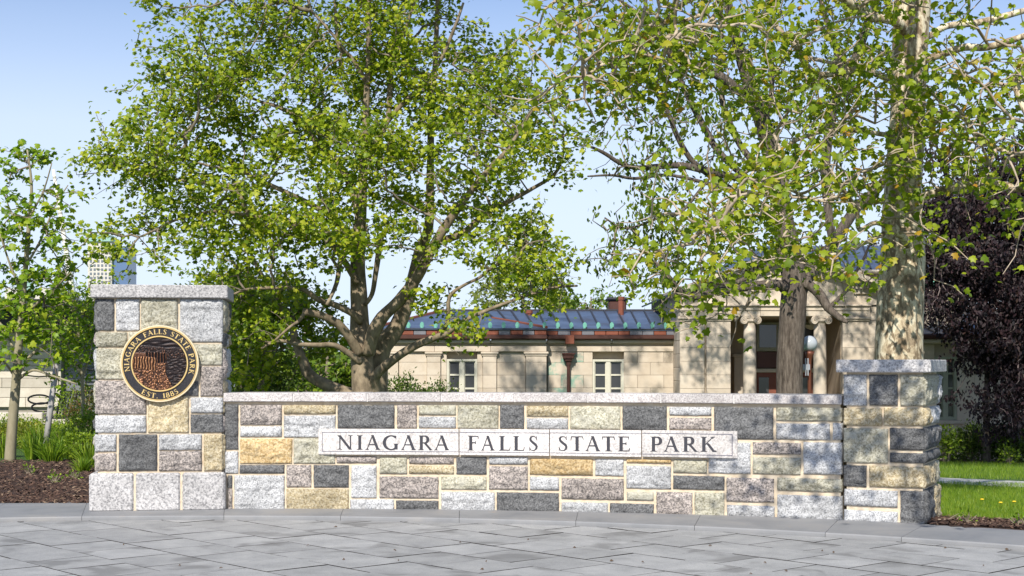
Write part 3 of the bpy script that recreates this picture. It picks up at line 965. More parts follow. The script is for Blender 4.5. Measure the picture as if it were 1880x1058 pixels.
for x0, x1, y in ((xl, xs_, YB), (xs_+.003, xr-.02, YR)):
    n = max(2, round((x1-x0)/1.9))
    for i in range(n):
        a, b = x0+(x1-x0)*i/n, x0+(x1-x0)*(i+1)/n
        bpart('architrave_block', ASH, a+.004, b-.004, y-.06, y+.3, zA+.002, zAr-.002)
        bpart('cornice_block', ASH, a+.004, b-.004, y-.20, y+.3, zCor, zGut, c=.03)
    bpart('frieze', ASH, x0, x1, y-.02, y+.3, zAr, zCor)
    # gutter and coloured fascia panels
    bpart('gutter', BROWN, x0-.05, x1+.02, y-.36, y+.2, zGut+.004, Zp(615.8, 50), c=.03)
    xx = x0; k = 0
    while xx < x1-.1:
        w = .44 if k % 2 else .40
        bpart('fascia_panel', (RED, GREYM, RED, GREYM, GREYM, RED)[(k*7+k//3) % 6], xx, min(xx+w, x1)-.012, y-.24, y+.2, Zp(615.8,50)+.004, Zp(606, 50), c=.012)
        xx += w; k += 1
    bpart('roof_edge', SEAM, x0-.03, x1, y-.30, y+.2, Zp(606,50)+.003, Zp(604, 50), c=.01)
def palmette():
    m = MB(); pr = []
    for a in np.linspace(0, math.pi, 9):
        pr.append((.085*math.cos(a)*(1.0), .13+.14*math.sin(a)**1.0))
    out = [(.05, 0)] + pr + [(-.05, 0)]
    m.prism(out, -.02, .02)
    m.prism([(x*.6, z*.9+.02) for x, z in out], -.04, -.02)
    me = m.mesh('antefix'); me.materials.append(VERD); return me
ante = palmette()
for k in range(21):
    px = 752 + 24.7*k
    if px > 1225: break
    y = (YB if px < 1003 else YR) - .22
    mobj('antefix', ante, None, bld, Matrix.Translation((Xp(px, 50), y, Zp(604, 50)+.001)) @ Matrix.Scale(.84, 4))
# roof planes with standing seams
def roof_quad(name, pts, mat):
    m = MB(); P = [Vector(p) for p in pts]
    n = (P[1]-P[0]).cross(P[2]-P[0]).normalized()
    if n.z < 0: n = -n
    vs = [tuple(p) for p in P] + [tuple(p-n*.06) for p in P]
    k = len(P)
    m.add(vs, [tuple(range(k)), tuple(range(2*k-1, k-1, -1))] + [(i, k+i, k+(i+1) % k, (i+1) % k) for i in range(k)])
    return m.build(name, mat, bld)
zE = Zp(604, 50)-.01
yR1 = 54.2; zR1 = Zp(571, yR1)
e0, e1 = xl-.25, xr
roof_quad('roof', [(e0, YR-.28, zE), (e1, YR-.28, zE), (e1, yR1, zR1), (Xp(815, yR1), yR1, zR1)], COPPER)
roof_quad('roof', [(e0, YR-.28, zE), (Xp(815, yR1), yR1, zR1), (Xp(815, yR1), yR1+.3, zR1), (e0, 58.5, zE)], COPPER)
roof_quad('roof', [(Xp(815, yR1), yR1, zR1), (e1, yR1, zR1), (e1, 58.7, zE), (e0, 58.7, zE)], COPPER)
bpart('roof_ridge', SEAM, Xp(815, yR1), e1, yR1-.07, yR1+.07, zR1-.02, zR1+.06, c=.02)
# the low hip over the projecting bay
hip0 = (Xp(904, 52.2), 52.2, Zp(584, 52.2))
roof_quad('roof', [(e0+.3, YB-.30, zE+.02), (xs_, YB-.30, zE+.02), hip0, (Xp(820, 52.2), 52.2, Zp(581, 52.2))], COPPER)
m = MB(); m.tube([hip0, (xs_, YB-.28, zE+.05)], .05, 6); m.build('roof_hip', RED, bld)
m = MB(); m.tube([(Xp(815, yR1), yR1, zR1+.02), (e0, YR-.2, zE+.04)], .06, 6); m.build('roof_hip', RED, bld)
for k in range(24):
    px = 905 + 24.4*k/1.0
    if px > 1236: break
    x = Xp(px, 50); ya = YR-.27
    if px < 1003: ya = YR + 2.2*(1003-px)/99.0
    m = MB()
    za = zE + (zR1-zE)*(ya-(YR-.28))/(yR1-YR+.28)
    xr_ = Xp(px-16, yR1)
    m.tube([(x, ya, za+.03), (xr_, yR1, zR1+.03)], .035, 4); m.build('roof_seam', SEAM, bld)
for px, yt, yb, w, mt in ((971, 570, 580, .12, RED), (1140, 545, 583, .11, RED)):
    m = MB(); D = 53.2
    m.tube([(Xp(px,D), D, Zp(yb,D)-.1), (Xp(px,D), D, Zp(yt,D))], w, 10); m.tube([(Xp(px,D), D, Zp(yt,D)-.12), (Xp(px,D), D, Zp(yt,D))], w*1.25, 10)
    m.build('vent_pipe', mt, bld)
bpart('roof_ventilator', BROWN, Xp(1118,56), Xp(1150,56), 56, 57, Zp(575,56), Zp(552,56), c=.05)
bpart('ventilator_cap', SEAM, Xp(1114,56), Xp(1154,56), 55.9, 57.1, Zp(552,56)+.004, Zp(546,56), c=.05)

def casement(x0, x1, z0, z1, yf, rows=2, mat=CREAM, cols=2):
    fr = MB(); t = .075
    fr.box(x0, x1, yf-.02, yf+.16, z1-t, z1); fr.box(x0, x1, yf-.02, yf+.16, z0, z0+t)
    fr.box(x0, x0+t, yf-.018, yf+.16, z0+t, z1-t); fr.box(x1-t, x1, yf-.018, yf+.16, z0+t, z1-t)
    w = fr.build('window', mat, bld)
    xm = (x0+x1)/2
    boxo('mullion', mat, w, xm-.075, xm+.075, yf+.0, yf+.13, z0+t, z1-t)
    for a, b in ((x0+t, xm-.075), (xm+.075, x1-t)):
        H = (z1-z0-2*t)/rows
        for r in range(rows):
            p0 = z0+t+H*r; p1 = p0+H
            boxo('pane', DGLASS, w, a+.03, b-.03, yf+.09, yf+.10, p0+.03, p1-.03)
            sm = MB()
            sm.box(a, b, yf+.05, yf+.12, p1-.03, p1); sm.box(a, b, yf+.05, yf+.12, p0, p0+.03)
            sm.box(a, a+.03, yf+.052, yf+.12, p0+.03, p1-.03); sm.box(b-.03, b, yf+.052, yf+.12, p0+.03, p1-.03)
            sm.build('sash', mat, w)
    boxo('window_back', plain('dark_room', (.03,.03,.03), 0.9), w, x0+t, x1-t, yf+.13, yf+.16, z0+t, z1-t)
casement(*w1[:2], w1[2], w1[3], YB+.12, 3)
casement(*w2[:2], w2[2], w2[3], YR+.04, 3)
# downspout with its funnel head
sp = MB(); sx = Xp(1044, 49.7)
sp.tube([(sx, 49.82, GZ), (sx, 49.82, Zp(668, 49.8))], .062, 10); dsp = sp.build('downspout', BROWN, bld)
sp = MB()
for zt, zb, hw in ((648,652,.23),(652,659,.19),(659,664,.13),(664,671,.08)):
    sp.cbox(sx-hw, sx+hw, 49.82-hw*.8, 49.98, Zp(zb,49.8)+.002, Zp(zt,49.8), .015)
sp.build('funnel_head', BROWN, dsp)
bpart('rainwater_box', RED, Xp(1038,49.6), Xp(1054,49.6), 49.42, 49.78, Zp(632,49.6), Zp(616,49.6), dsp)

# --- central hall with the columned portico
YP = 48.0
def px48(x): return Xp(x, YP)
def pz48(y): return Zp(y, YP)
hx0, hx1 = px48(1248), px48(1705)
zTop = pz48(524)
bpart('wall_core', ASH_JOINT, hx0+.02, px48(1341), YP+.1, 58, GZ, zTop-.02)
bpart('wall_core', ASH_JOINT, px48(1546), hx1+1.2, YP+.1, 58, GZ, zTop-.02)
bpart('wall_core', ASH_JOINT, px48(1341)+.003, px48(1546)-.003, YP+.12, 58, pz48(582), zTop-.02)
# left return of the hall
f = MB(); m_side = Matrix.Translation((hx0, 0, 0))
z = GZ; row = 0
while z < pz48(562)-.05:
    zt = min(z+.46, pz48(562)); cuts = [YP, YP+.95, YP+2.2] if row % 2 else [YP, YP+.5, YP+1.45, YP+2.2]
    if zt > zlo:
        for a, b in zip(cuts[:-1], cuts[1:]):
            m = MB(); m.cbox(hx0, hx0+.1, a+.006, b-.006, z+.006, zt-.006, .012); m.build('ashlar_block', ASH, bld)
    z = zt; row += 1
yP = YP-.02
for a, b, y in ((1248.5, 1293.5, yP), (1296.5, 1341, yP-.05), (1546, 1594, yP-.05), (1594.5, 1640, yP+.05)):
    ashlar(px48(a), px48(b), zlo, pz48(590) if a != 1594.5 else pz48(562), y, (), .46, 1.1, .16)
    bpart('lower_wall', ASH, px48(a), px48(b), y+.004, y+.16, GZ, zlo)
    if a in (1296.5, 1546, 1248.5):
        bpart('pier_neck', ASH, px48(a)-.03, px48(b)+.03, y-.05, y+.16, pz48(590)+.003, pz48(587), c=.015)
        bpart('pier_capital', ASH, px48(a)-.08, px48(b)+.08, y-.10, y+.16, pz48(587)+.003, pz48(581.5), c=.025)
# entablature
for a, b in ((1248, 1320), (1320, 1395), (1395, 1470), (1470, 1546), (1546, 1596)):
    bpart('architrave_block', ASH, px48(a)+.004, px48(b)-.004, yP-.10, YP+.5, pz48(581), pz48(571), c=.012)
    bpart('architrave_band', ASH, px48(a)+.004, px48(b)-.004, yP-.13, YP+.5, pz48(571)+.003, pz48(563.5), c=.012)
bpart('architrave_moulding', ASH, px48(1246), px48(1598), yP-.20, YP+.5, pz48(563.5)+.003, pz48(560), c=.02)
# pediment: tympanum, raking cornice, dentils
ax, az = 1441, 456
def rake(px): return az + abs(px-ax)*0.372
ty = MB()
ty.prism([(px48(1254), pz48(560)+.003), (px48(1628), pz48(560)+.003), (px48(1628), pz48(rake(1628))-.2), (px48(ax), pz48(az)-.25), (px48(1254), pz48(rake(1254))-.2)], yP-.03, YP+.3)
ty.build('tympanum', ASH, bld)
for sgn in (-1, 1):
    for (o0, o1, pr, nm) in ((0, 8, .62, 'raking_cornice'), (8, 13, .45, 'raking_moulding'), (19.5, 24, .16, 'raking_band')):
        m = MB()
        e = ax + sgn*190
        m.prism([(px48(ax), pz48(az+o0)), (px48(e), pz48(rake(e)+o0)), (px48(e), pz48(rake(e)+o1)), (px48(ax), pz48(az+o1))], yP-pr, YP+.3)
        m.build(nm, ASH, bld)
    for k in range(26):
        px = ax + sgn*(8 + 7.0*k)
        if not 1262 < px < 1622: continue
        m = MB(); s = .372*sgn
        m.prism([(px48(px-2), pz48(rake(px)+13.4-2*abs(s)*sgn*(1 if sgn>0 else -1))), (px48(px+2), pz48(rake(px)+13.4)), (px48(px+2), pz48(rake(px)+18.6)), (px48(px-2), pz48(rake(px)+18.6))], yP-.34, YP+.1)
        m.build('dentil', ASH, bld)
# hall eaves right of the pediment
bpart('eaves_cornice', ASH, px48(1566), px48(1720), YP-.50, YP+.4, pz48(504), pz48(497), c=.04)
bpart('eaves_fascia', VERD, px48(1566), px48(1720), YP-.30, YP+.4, pz48(524), pz48(517), c=.03)
bpart('eaves_band', ASH, px48(1566), px48(1720), YP-.22, YP+.4, pz48(516.5), pz48(504.5), c=.02)
for k in range(16):
    bpart('dentil', ASH, px48(1568+7*k), px48(1572+7*k), YP-.3, YP+.3, pz48(531), pz48(525), c=.005)
bpart('eaves_moulding', ASH, px48(1566), px48(1720), YP-.15, YP+.4, pz48(540), pz48(531.6), c=.01)
# hall roof
yk = 53.0
roof_quad('roof', [(px48(1228), YP-.1, pz48(540)), (px48(ax), YP-.3, pz48(az-1.5)), (px48(ax), 58.2, pz48(az-1.5)), (px48(1228), 58.2, pz48(540))], COPPER)
roof_quad('roof', [(px48(ax), YP-.3, pz48(az-1.5)), (px48(1640), YP-.3, pz48(rake(1640)-1.5)), (px48(1640), 58.2, pz48(rake(1640)-1.5)), (px48(ax), 58.2, pz48(az-1.5))], COPPER)
zr_ = Zp(452, yk)
roof_quad('roof', [(px48(1470), YP-.4, pz48(497)), (px48(1740), YP-.4, pz48(497)), (Xp(1740, yk), yk, zr_), (Xp(1400, yk), yk, zr_)], COPPER)
roof_quad('roof', [(Xp(1400, yk), yk, zr_), (Xp(1740, yk), yk, zr_), (Xp(1740, 58), 58, pz48(497)), (Xp(1300, 58), 58, pz48(497))], COPPER)
roof_quad('roof', [(Xp(1250, 50), YP+1.2, pz48(540)), (px48(1420), YP+1.2, pz48(497)), (Xp(1400, yk), yk, zr_), (Xp(1310, yk), yk, Zp(495, yk))], COPPER)
for k in range(12):
    a, b = 1480+19*k, 1470+19*k
    m = MB(); m.tube([(px48(a), YP-.35, pz48(497)+.03), (Xp(b, yk), yk, zr_+.03)], .04, 4); m.build('roof_seam', SEAM, bld)
# porch
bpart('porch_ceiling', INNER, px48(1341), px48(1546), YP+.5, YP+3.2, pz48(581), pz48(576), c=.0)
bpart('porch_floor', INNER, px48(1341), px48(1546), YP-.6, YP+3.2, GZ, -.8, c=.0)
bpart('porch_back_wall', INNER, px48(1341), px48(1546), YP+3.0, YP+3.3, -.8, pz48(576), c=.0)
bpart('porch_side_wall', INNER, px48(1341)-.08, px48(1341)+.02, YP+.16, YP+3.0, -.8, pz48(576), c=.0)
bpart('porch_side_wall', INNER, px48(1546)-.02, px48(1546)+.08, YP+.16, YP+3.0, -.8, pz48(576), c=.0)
DB = YP+2.95
for a, b in ((1346, 1364), (1521, 1543)):
    bpart('porch_pilaster', ASH, Xp(a,DB), Xp(b,DB), DB-.25, DB+.04, -.8, Zp(656,DB))
    bpart('pilaster_capital', ASH, Xp(a,DB)-.06, Xp(b,DB)+.06, DB-.32, DB+.04, Zp(656,DB)+.003, Zp(650,DB), c=.02)
tr = bpart('window', OLIVE, Xp(1388,DB), Xp(1500,DB), DB-.12, DB+.03, Zp(645,DB), Zp(592,DB))
for a, b in ((1393, 1424), (1428, 1460), (1464, 1495)):
    boxo('pane', DGLASS, tr, Xp(a,DB), Xp(b,DB), DB-.14, DB-.10, Zp(638,DB), Zp(597,DB))
bpart('transom_panel', BROWN, Xp(1389,DB), Xp(1500,DB), DB-.10, DB+.03, Zp(676,DB), Zp(646,DB)+.003)
bpart('door_lintel', CREAM, Xp(1384,DB), Xp(1505,DB), DB-.22, DB+.03, Zp(684,DB), Zp(677,DB), c=.02)
for a, b in ((1389, 1424), (1468, 1500)):
    dr = bpart('door', DOORRED, Xp(a,DB), Xp(b,DB), DB-.14, DB+.03, -.8, Zp(684,DB)-.004)
    boxo('pane', DGLASS, dr, Xp(a+3,DB), Xp(b-14,DB), DB-.16, DB-.13, .0, Zp(693,DB))
def column(px, prt):
    cx, cy = px48(px), YP+.12
    m = MB(); r0, r1 = .235, .20
    zb, zt = -.8, pz48(594)
    prof = [(r0*1.35, zb), (r0*1.35, zb+.10), (r0*1.2, zb+.16), (r0*1.25, zb+.22), (r0, zb+.28)]
    prof += [(r0 + (r1-r0)*t**1.6, zb+.28+(zt-zb-.28)*t) for t in np.linspace(0, 1, 8)]
    m.lathe(prof, 24, (cx, cy, 0))
    c = m.build('column', ASH, bld, None, True)
    k = MB()
    k.cbox(cx-.31, cx+.31, cy-.27, cy+.27, pz48(584.5), pz48(581.5), .015)
    k.lathe([(.20, zt), (.27, zt+.08), (.25, pz48(584.5)-.002)], 20, (cx, cy, 0))
    k.build('capital', ASH, c)
    for sx in (-1, 1):
        v = MB()
        pts = []; rad = []
        for t in np.linspace(0, 1, 26):          # a spiral scroll
            a = math.pi/2 + sx*(-1)*t*2.1*2*math.pi*(1 if sx > 0 else 1)
            r = .125*(1-.82*t)
            pts.append((cx + sx*.22 + r*math.cos(a), cy-.28, pz48(589) + r*math.sin(a))); rad.append(.030-.012*t)
        v.tube(pts, rad, 6)
        v.tube([(cx+sx*.22, cy-.26, pz48(589)), (cx+sx*.22, cy+.26, pz48(589))], .115, 14)
        v.build('volute', ASH, c)
column(1377.5, 0); column(1506.5, 0)
pl = MB(); px_, py_ = Xp(1489, YP+1.6), YP+1.6
pl.lathe([(.02, Zp(606,py_)), (.16, Zp(603,py_)), (.24, Zp(598,py_)), (.25, Zp(597,py_))], 18, (px_, py_, 0))
pl.tube([(px_, py_, Zp(597,py_)), (px_, py_, Zp(580,py_))], .02, 6)
pl.build('pendant_lamp', CREAM, bld)
# steps of the portico
for k in range(4):
    bpart('step', ASH, px48(1335), px48(1552), YP-.6-.34*(4-k), YP-.6-.34*(3-k), GZ, -.8-.17*(4-k)+.05, c=.01)

# --- right wing
YW = 46.6
zw = lambda y: Zp(y, YW)
rx0, rx1 = Xp(1640, YW), Xp(2080, YW)
wr = (Xp(1716, YW), Xp(1757.5, YW), zw(771), zw(655))
bpart('wall_core', ASH_JOINT, rx0, rx1, YW+.18, 57, GZ-.1, zw(628))
ashlar(rx0, rx1, zw(800), zw(632), YW+.02, [wr], .5, 1.15)
for i, (a, b) in enumerate(((838, 826), (826, 813), (813, 800))):
    n = 8
    for k in range(n):
        bpart('plinth_block', ASH, rx0+(rx1-rx0)*k/n+.005, rx0+(rx1-rx0)*(k+1)/n-.005, YW-.10+.03*i, YW+.2, zw(a)-(.3 if i == 0 else 0), zw(b)-.006, c=.02)
bpart('window_sill', ASH, wr[0]-.25, wr[1]+.28, YW-.10, YW+.2, zw(779), zw(772), c=.02)
casement(wr[0], wr[1], wr[2], wr[3], YW+.06, 4, OLIVE)
wr2 = (Xp(1840, YW), Xp(1882, YW))
bpart('cornice', ASH, rx0, rx1, YW-.25, YW+.3, zw(631), zw(623), c=.04)
bpart('gutter', BROWN, rx0, rx1, YW-.38, YW+.3, zw(623)+.004, zw(614), c=.03)
roof_quad('roof', [(rx0, YW-.3, zw(613)), (rx1, YW-.3, zw(613)), (rx1, YW+5, Zp(572, YW+5)), (rx0, YW+5, Zp(572, YW+5))], COPPER)
for k in range(16):
    m = MB(); x = rx0+.3+.5*k
    m.tube([(x, YW-.28, zw(613)+.03), (x, YW+5, Zp(572, YW+5)+.03)], .035, 4); m.build('roof_seam', SEAM, bld)

# ------------------------------------------------------------------ globe lamp
LD = 37.0
lx, lzg = Xp(1486.3, LD), ground_z(Xp(1486, LD), LD)
lamp = empty('street_lamp', (lx, LD, lzg), 'white globe lamp on a red-brown post beside the dark tree trunk', 'street lamp')
IRON = plain('red_brown_iron', (.16,.055,.03), 0.5, 0.3)
m = MB(); m.lathe([(.16,0),(.16,.15),(.09,.3),(.055,.5),(.05, Zp(664,LD)-lzg),(.07,Zp(658,LD)-lzg),(.10,Zp(652,LD)-lzg),(.13,Zp(645.5,LD)-lzg)], 16, (lx, LD, lzg)); m.build('post', IRON, lamp, None, True)
gl = Mat('milky_globe', 0.08, 0, 0.6).base((.44,.47,.50)).m
m = MB(); rg = .205; zc = Zp(631, LD)
m.lathe([(max(.004, rg*math.sin(a)), zc - rg*math.cos(a)) for a in np.linspace(.3, math.pi, 16)], 28, (lx, LD, 0)); m.build('globe', gl, lamp, None, True)
GREYB = plain('galvanised_grey', (.42,.43,.45), 0.45, 0.4)
m = MB()
bx = Xp(1479, LD)
m.cbox(bx-.09, bx+.09, LD-.14, LD-.04, Zp(680,LD), Zp(669,LD), .01)
bxo = m.build('control_box', GREYB, lamp)
m = MB()
for o in (-.03, .03): m.cbox(bx+o-.015, bx+o+.015, LD-.17, LD-.142, Zp(690,LD), Zp(658,LD), .004)
m.build('bracket', GREYB, lamp)

# ------------------------------------------------------------------ low building on the left, bench, garden wall
LBY = 44.0
lb = empty('low_stone_building', (-18, 46, 0), 'low pale stone building with a wide dark flat roof behind the young tree', 'building')
PALE = Mat('pale_limestone', 0.85)
PALE.base(PALE.mix(1.0, PALE.ramp(PALE.noise(2.5, 5, .6), [(.3, (.50,.44,.36)), (.7, (.64,.58,.49))]), PALE.ramp(PALE.objrand(), [(0, .82), (1, 1.12)]), 'MULTIPLY')); PALE = PALE.m
DROOF = plain('dark_grey_roof_fascia', (.035,.036,.045), 0.45, 0.2)
gxl = lambda x: Xp(x, LBY); gzl = lambda y: Zp(y, LBY)
boxo('wall_core', plain('limestone_joint', (.34,.30,.25), .9), lb, gxl(-260), gxl(112), LBY+.12, LBY+6, -.3, gzl(606))
rn = random.Random(9); z = gzl(748); row = 0
while z < gzl(607)-.03:
    h = rn.choice((.16, .22, .22, .3)); zt = min(z+h, gzl(607)); x = gxl(-260)
    while x < gxl(112)-.05:
        w = rn.uniform(.9, 1.8); x2 = min(x+w, gxl(112))
        if gxl(112)-x2 < .4: x2 = gxl(112)
        m = MB(); m.cbox(x+.005, x2-.005, LBY+rn.uniform(-.012,.0), LBY+.14, z+.005, zt-.005, .008); m.build('stone_block', PALE, lb)
        x = x2
    z = zt
m = MB(); m.cbox(gxl(-290), gxl(172), LBY-2.2, LBY+8, gzl(571), gzl(555), .03); m.build('roof', DROOF, lb)
m = MB(); m.cbox(gxl(-280), gxl(160), LBY-1.2, LBY+7, gzl(604), gzl(571)-.004, .03); m.build('soffit_band', plain('charcoal_panel', (.028,.027,.033), .6), lb)
m = MB(); m.cbox(gxl(-270), gxl(125), LBY-.25, LBY+1, gzl(609.5), gzl(604)-.004, .01); m.build('metal_trim', GREYM, lb)
boxo('louver_frame', GREYM, lb, gxl(112)+.02, gxl(178), LBY+.3, LBY+.6, -.2, gzl(606))
lv = bpy.data.objects[-1] if False else None
for k in range(14):
    m = MB(); zz = gzl(735)+.115*k
    m.cbox(gxl(150), gxl(176), LBY+.18, LBY+.29, zz, zz+.06, .008); m.build('louver_slat', plain('slat_grey', (.14,.15,.17), .5, .3) if k == 0 else bpy.data.materials['slat_grey'], lb)

gw = empty('garden_wall', (-11, 38, 0), 'low pale stone seat wall behind the shrubs, under the bench', 'garden wall')
GD = 37.5
x = Xp(-120, GD)
r2 = random.Random(4)
while x < Xp(128, GD):
    w = r2.uniform(.6, 1.1); x2 = min(x+w, Xp(128, GD))
    top = Zp(758, GD) if x < Xp(55, GD) else Zp(771, GD)
    put = MB(); put.cbox(x+.006, x2-.006, GD, GD+.6, -.1, top, .02); put.build('stone_block', PALE, gw)
    x = x2
bn = empty('park_bench', (Xp(100, 36), 36.6, 0), 'black metal park bench with looped armrests behind the tree stake', 'bench')
BLK = plain('black_steel', (.018,.018,.02), .4, .5)
BD = 38.5; bz = Zp(771, BD) - .02; bxa = Xp(66, BD); bxb = Xp(122, BD)
m = MB(); m.cbox(bxa, bxb+.2, BD-.45, BD+.25, bz+.06, bz+.13, .01); m.build('seat', BLK, bn)
for k in range(8):
    m = MB(); x = Xp(99, BD) + k*.085
    m.tube([(x, BD+.22, bz+.13), (x+.10, BD+.36, bz+.78)], .033, 6); m.build('back_bar', BLK, bn)
m = MB(); m.cbox(Xp(99,BD)+.05, Xp(99,BD)+.85, BD+.33, BD+.38, bz+.74, bz+.80, .01); m.build('top_rail', BLK, bn)
for k, (cx, cz, rx, rz) in enumerate(((Xp(80,BD), bz+.58, .30, .12), (Xp(83,BD), bz+.36, .30, .12))):
    m = MB(); m.tube([(cx+rx*math.cos(a), BD-.35+.5*k*0.3, cz+rz*math.sin(a)) for a in np.linspace(0, 2*math.pi, 22)], .025, 6, False); m.build('armrest_loop', BLK, bn)
for x in (bxa+.1, bxb+.1):
    m = MB(); m.tube([(x, BD-.3, -.05), (x, BD-.3, bz+.08)], .03, 6); m.build('leg', BLK, bn)

# ------------------------------------------------------------------ far things on the left
TD = 640.0
tw = empty('hotel_tower', (Xp(195,TD), TD, -20), 'tall cream hotel tower with rows of dark windows and a green roof, far off', 'tower')
CRM = plain('cream_facade', (.60,.56,.50), .8)
boxo('facade', CRM, tw, Xp(161,TD), Xp(205,TD), TD, TD+16, -25, Zp(444,TD))
boxo('blue_glass_side', plain('blue_glass_facade', (.13,.20,.34), .2, .2), tw, Xp(205,TD)+.02, Xp(232,TD), TD+2, TD+17, -25, Zp(452,TD))
m = MB()
a, b = Xp(159,TD), Xp(208,TD); zt = Zp(444,TD)+.1
m.add([(a,TD-1,zt),(b,TD-1,zt),(b,TD+17,zt),(a,TD+17,zt),(a+3,TD+4,Zp(430,TD)),(b-3,TD+4,Zp(430,TD)),(b-3,TD+12,Zp(430,TD)),(a+3,TD+12,Zp(430,TD))], [(3,2,1,0),(4,5,6,7),(0,1,5,4),(1,2,6,5),(2,3,7,6),(3,0,4,7)])
m.build('roof', plain('pale_green_roof', (.25,.40,.33), .7), tw)
WIN = plain('hazed_window', (.16,.18,.21), .3)  # dark glass with distance haze put into its lighter colour
for r in range(11):
    for c in range(6):
        x = Xp(165+6.9*c, TD); z = Zp(455+7.6*r, TD)
        boxo('window', WIN, tw, x, x+.95, TD-.12, TD+.1, z-1.1, z)
MD = 330.0
ms = empty('leaning_mast', (Xp(140,MD), MD, -4), 'leaning white mast with dark bands rising beyond the young tree', 'mast')
WHT = plain('white_mast_paint', (.80,.76,.66), .6)
base, top = at(150, 640, MD), at(98, 312, MD)
m = MB(); m.tube([base, base.lerp(top, .5), top], [.75, .62, .32], 12); m.build('shaft', WHT, ms, None, True)
for k in range(12):
    p = base.lerp(top, .40+.05*k); q = base.lerp(top, .412+.05*k)
    m = MB(); m.tube([p, q], .72-.03*k, 12); m.build('band', plain('grey_band', (.45,.42,.36), .6) if k == 0 else bpy.data.materials['grey_band'], ms)
for px, w, yt, lab in ((22, 26, 513, 'distant pale house with green roof at the left edge, above the dark roof'), (78, 30, 510, 'distant pale house with domed green roof just right of the young tree stem')):
    D = 120.0
    h = empty('distant_house', (Xp(px,D), D, 0), lab, 'house', 'green-roofed houses beyond the low building')
    boxo('wall', CRM, h, Xp(px-w/2,D), Xp(px+w/2,D), D, D+8, -1, Zp(530,D))
    m = MB(); c = Xp(px,D); r = (Xp(px+w/2,D)-c)*1.1
    m.lathe([(r, Zp(530,D)+.02), (r*.95, Zp(525,D)), (r*.7, Zp(518,D)), (r*.35, Zp(yt+1,D)), (.05, Zp(yt,D))], 14, (c, D+4, 0)); m.build('roof', bpy.data.materials['pale_green_roof'], h)
# ------------------------------------------------------------------ trees
LEAF5 = np.array([(0,.02,0),(.24,-.05,0),(.50,.14,0),(.34,.38,0),(.45,.66,0),(.20,.70,0),(0,1.0,0),(-.20,.70,0),(-.45,.66,0),(-.34,.38,0),(-.50,.14,0),(-.24,-.05,0),(0,.40,0)], float)
LEAF5[:,2] = -0.42*np.abs(LEAF5[:,0])**1.2 - 0.40*(LEAF5[:,1]-.3)**2
LEAF5F = np.array([(12,i,(i+1) % 12) for i in range(12)])
LEAF3 = np.array([(0,0,0),(.36,.30,-.10),(.16,.52,-.05),(0,1,-.12),(-.16,.52,-.05),(-.36,.30,-.10)], float)
LEAF3F = np.array([(0,1,2),(0,2,3),(0,3,4),(0,4,5)])
LEAFO = np.array([(0,0,0),(.24,.3,-.07),(.22,.62,-.08),(0,1,-.15),(-.22,.62,-.08),(-.24,.3,-.07)], float)
LEAFOF = np.array([(0,1,2),(0,2,3),(0,3,4),(0,4,5)])
SD = np.array(sdir)

def leaf_mat(name, stops, trans=0.35, rough=0.45, tint=(1.0,1.15,.45)):
    m = Mat(name, rough, 0, 0.35)
    f = m.island()
    c = m.ramp(f, stops)
    m.base(c)
    tr = m.n.new("ShaderNodeBsdfTranslucent")
    m.t.links.new(m.mix(1.0, c, tint, 'MULTIPLY'), tr.inputs[0])
    mx = m.n.new("ShaderNodeMixShader"); mx.inputs[0].default_value = trans
    m.t.links.new(m.p.outputs[0], mx.inputs[1]); m.t.links.new(tr.outputs[0], mx.inputs[2])
    m.t.links.new(mx.outputs[0], m.n["Material Output"].inputs[0])
    return m.m

def frames(t, n):
    t = t/np.linalg.norm(t, axis=1, keepdims=True)
    n = n - t*np.sum(n*t, axis=1, keepdims=True)
    n = n/np.maximum(np.linalg.norm(n, axis=1, keepdims=True), 1e-6)
    return t, n, np.cross(t, n)
def leaves_mesh(name, P, t, n, size, tmpl):
    tv, tf = tmpl
    t, n, b = frames(t, n)
    V = P[:,None,:] + size[:,None,None]*(tv[None,:,0:1]*b[:,None,:] + tv[None,:,1:2]*t[:,None,:] + tv[None,:,2:3]*n[:,None,:])
    F = (tf[None] + (np.arange(len(P))*len(tv))[:,None,None]).reshape(-1, 3)
    return np_mesh(name, V.reshape(-1, 3), F)

def limb_pts(pts, D0, D1, sub=4):
    """hand-placed limb: (px, py, width px) points, depth running D0 -> D1; smoothed"""
    P, R = [], []
    n = len(pts)
    for i, (x, y, w) in enumerate(pts):
        D = D0 + (D1-D0)*i/max(1, n-1)
        P.append(np.array(at(x, y, D))); R.append(max(w, 1.2)*D/FPX/2)
    P = np.array(P); R = np.array(R)
    out, ro = [], []
    for i in range(n-1):
        p0, p1, p2, p3 = P[max(i-1,0)], P[i], P[i+1], P[min(i+2,n-1)]
        for k in range(sub):
            u = k/sub
            out.append(0.5*((2*p1)+(p2-p0)*u+(2*p0-5*p1+4*p2-p3)*u*u+(3*p1-p0-3*p2+p3)*u**3)); ro.append(R[i]+(R[i+1]-R[i])*u)
    out.append(P[-1]); ro.append(R[-1])
    return np.array(out), np.array(ro)

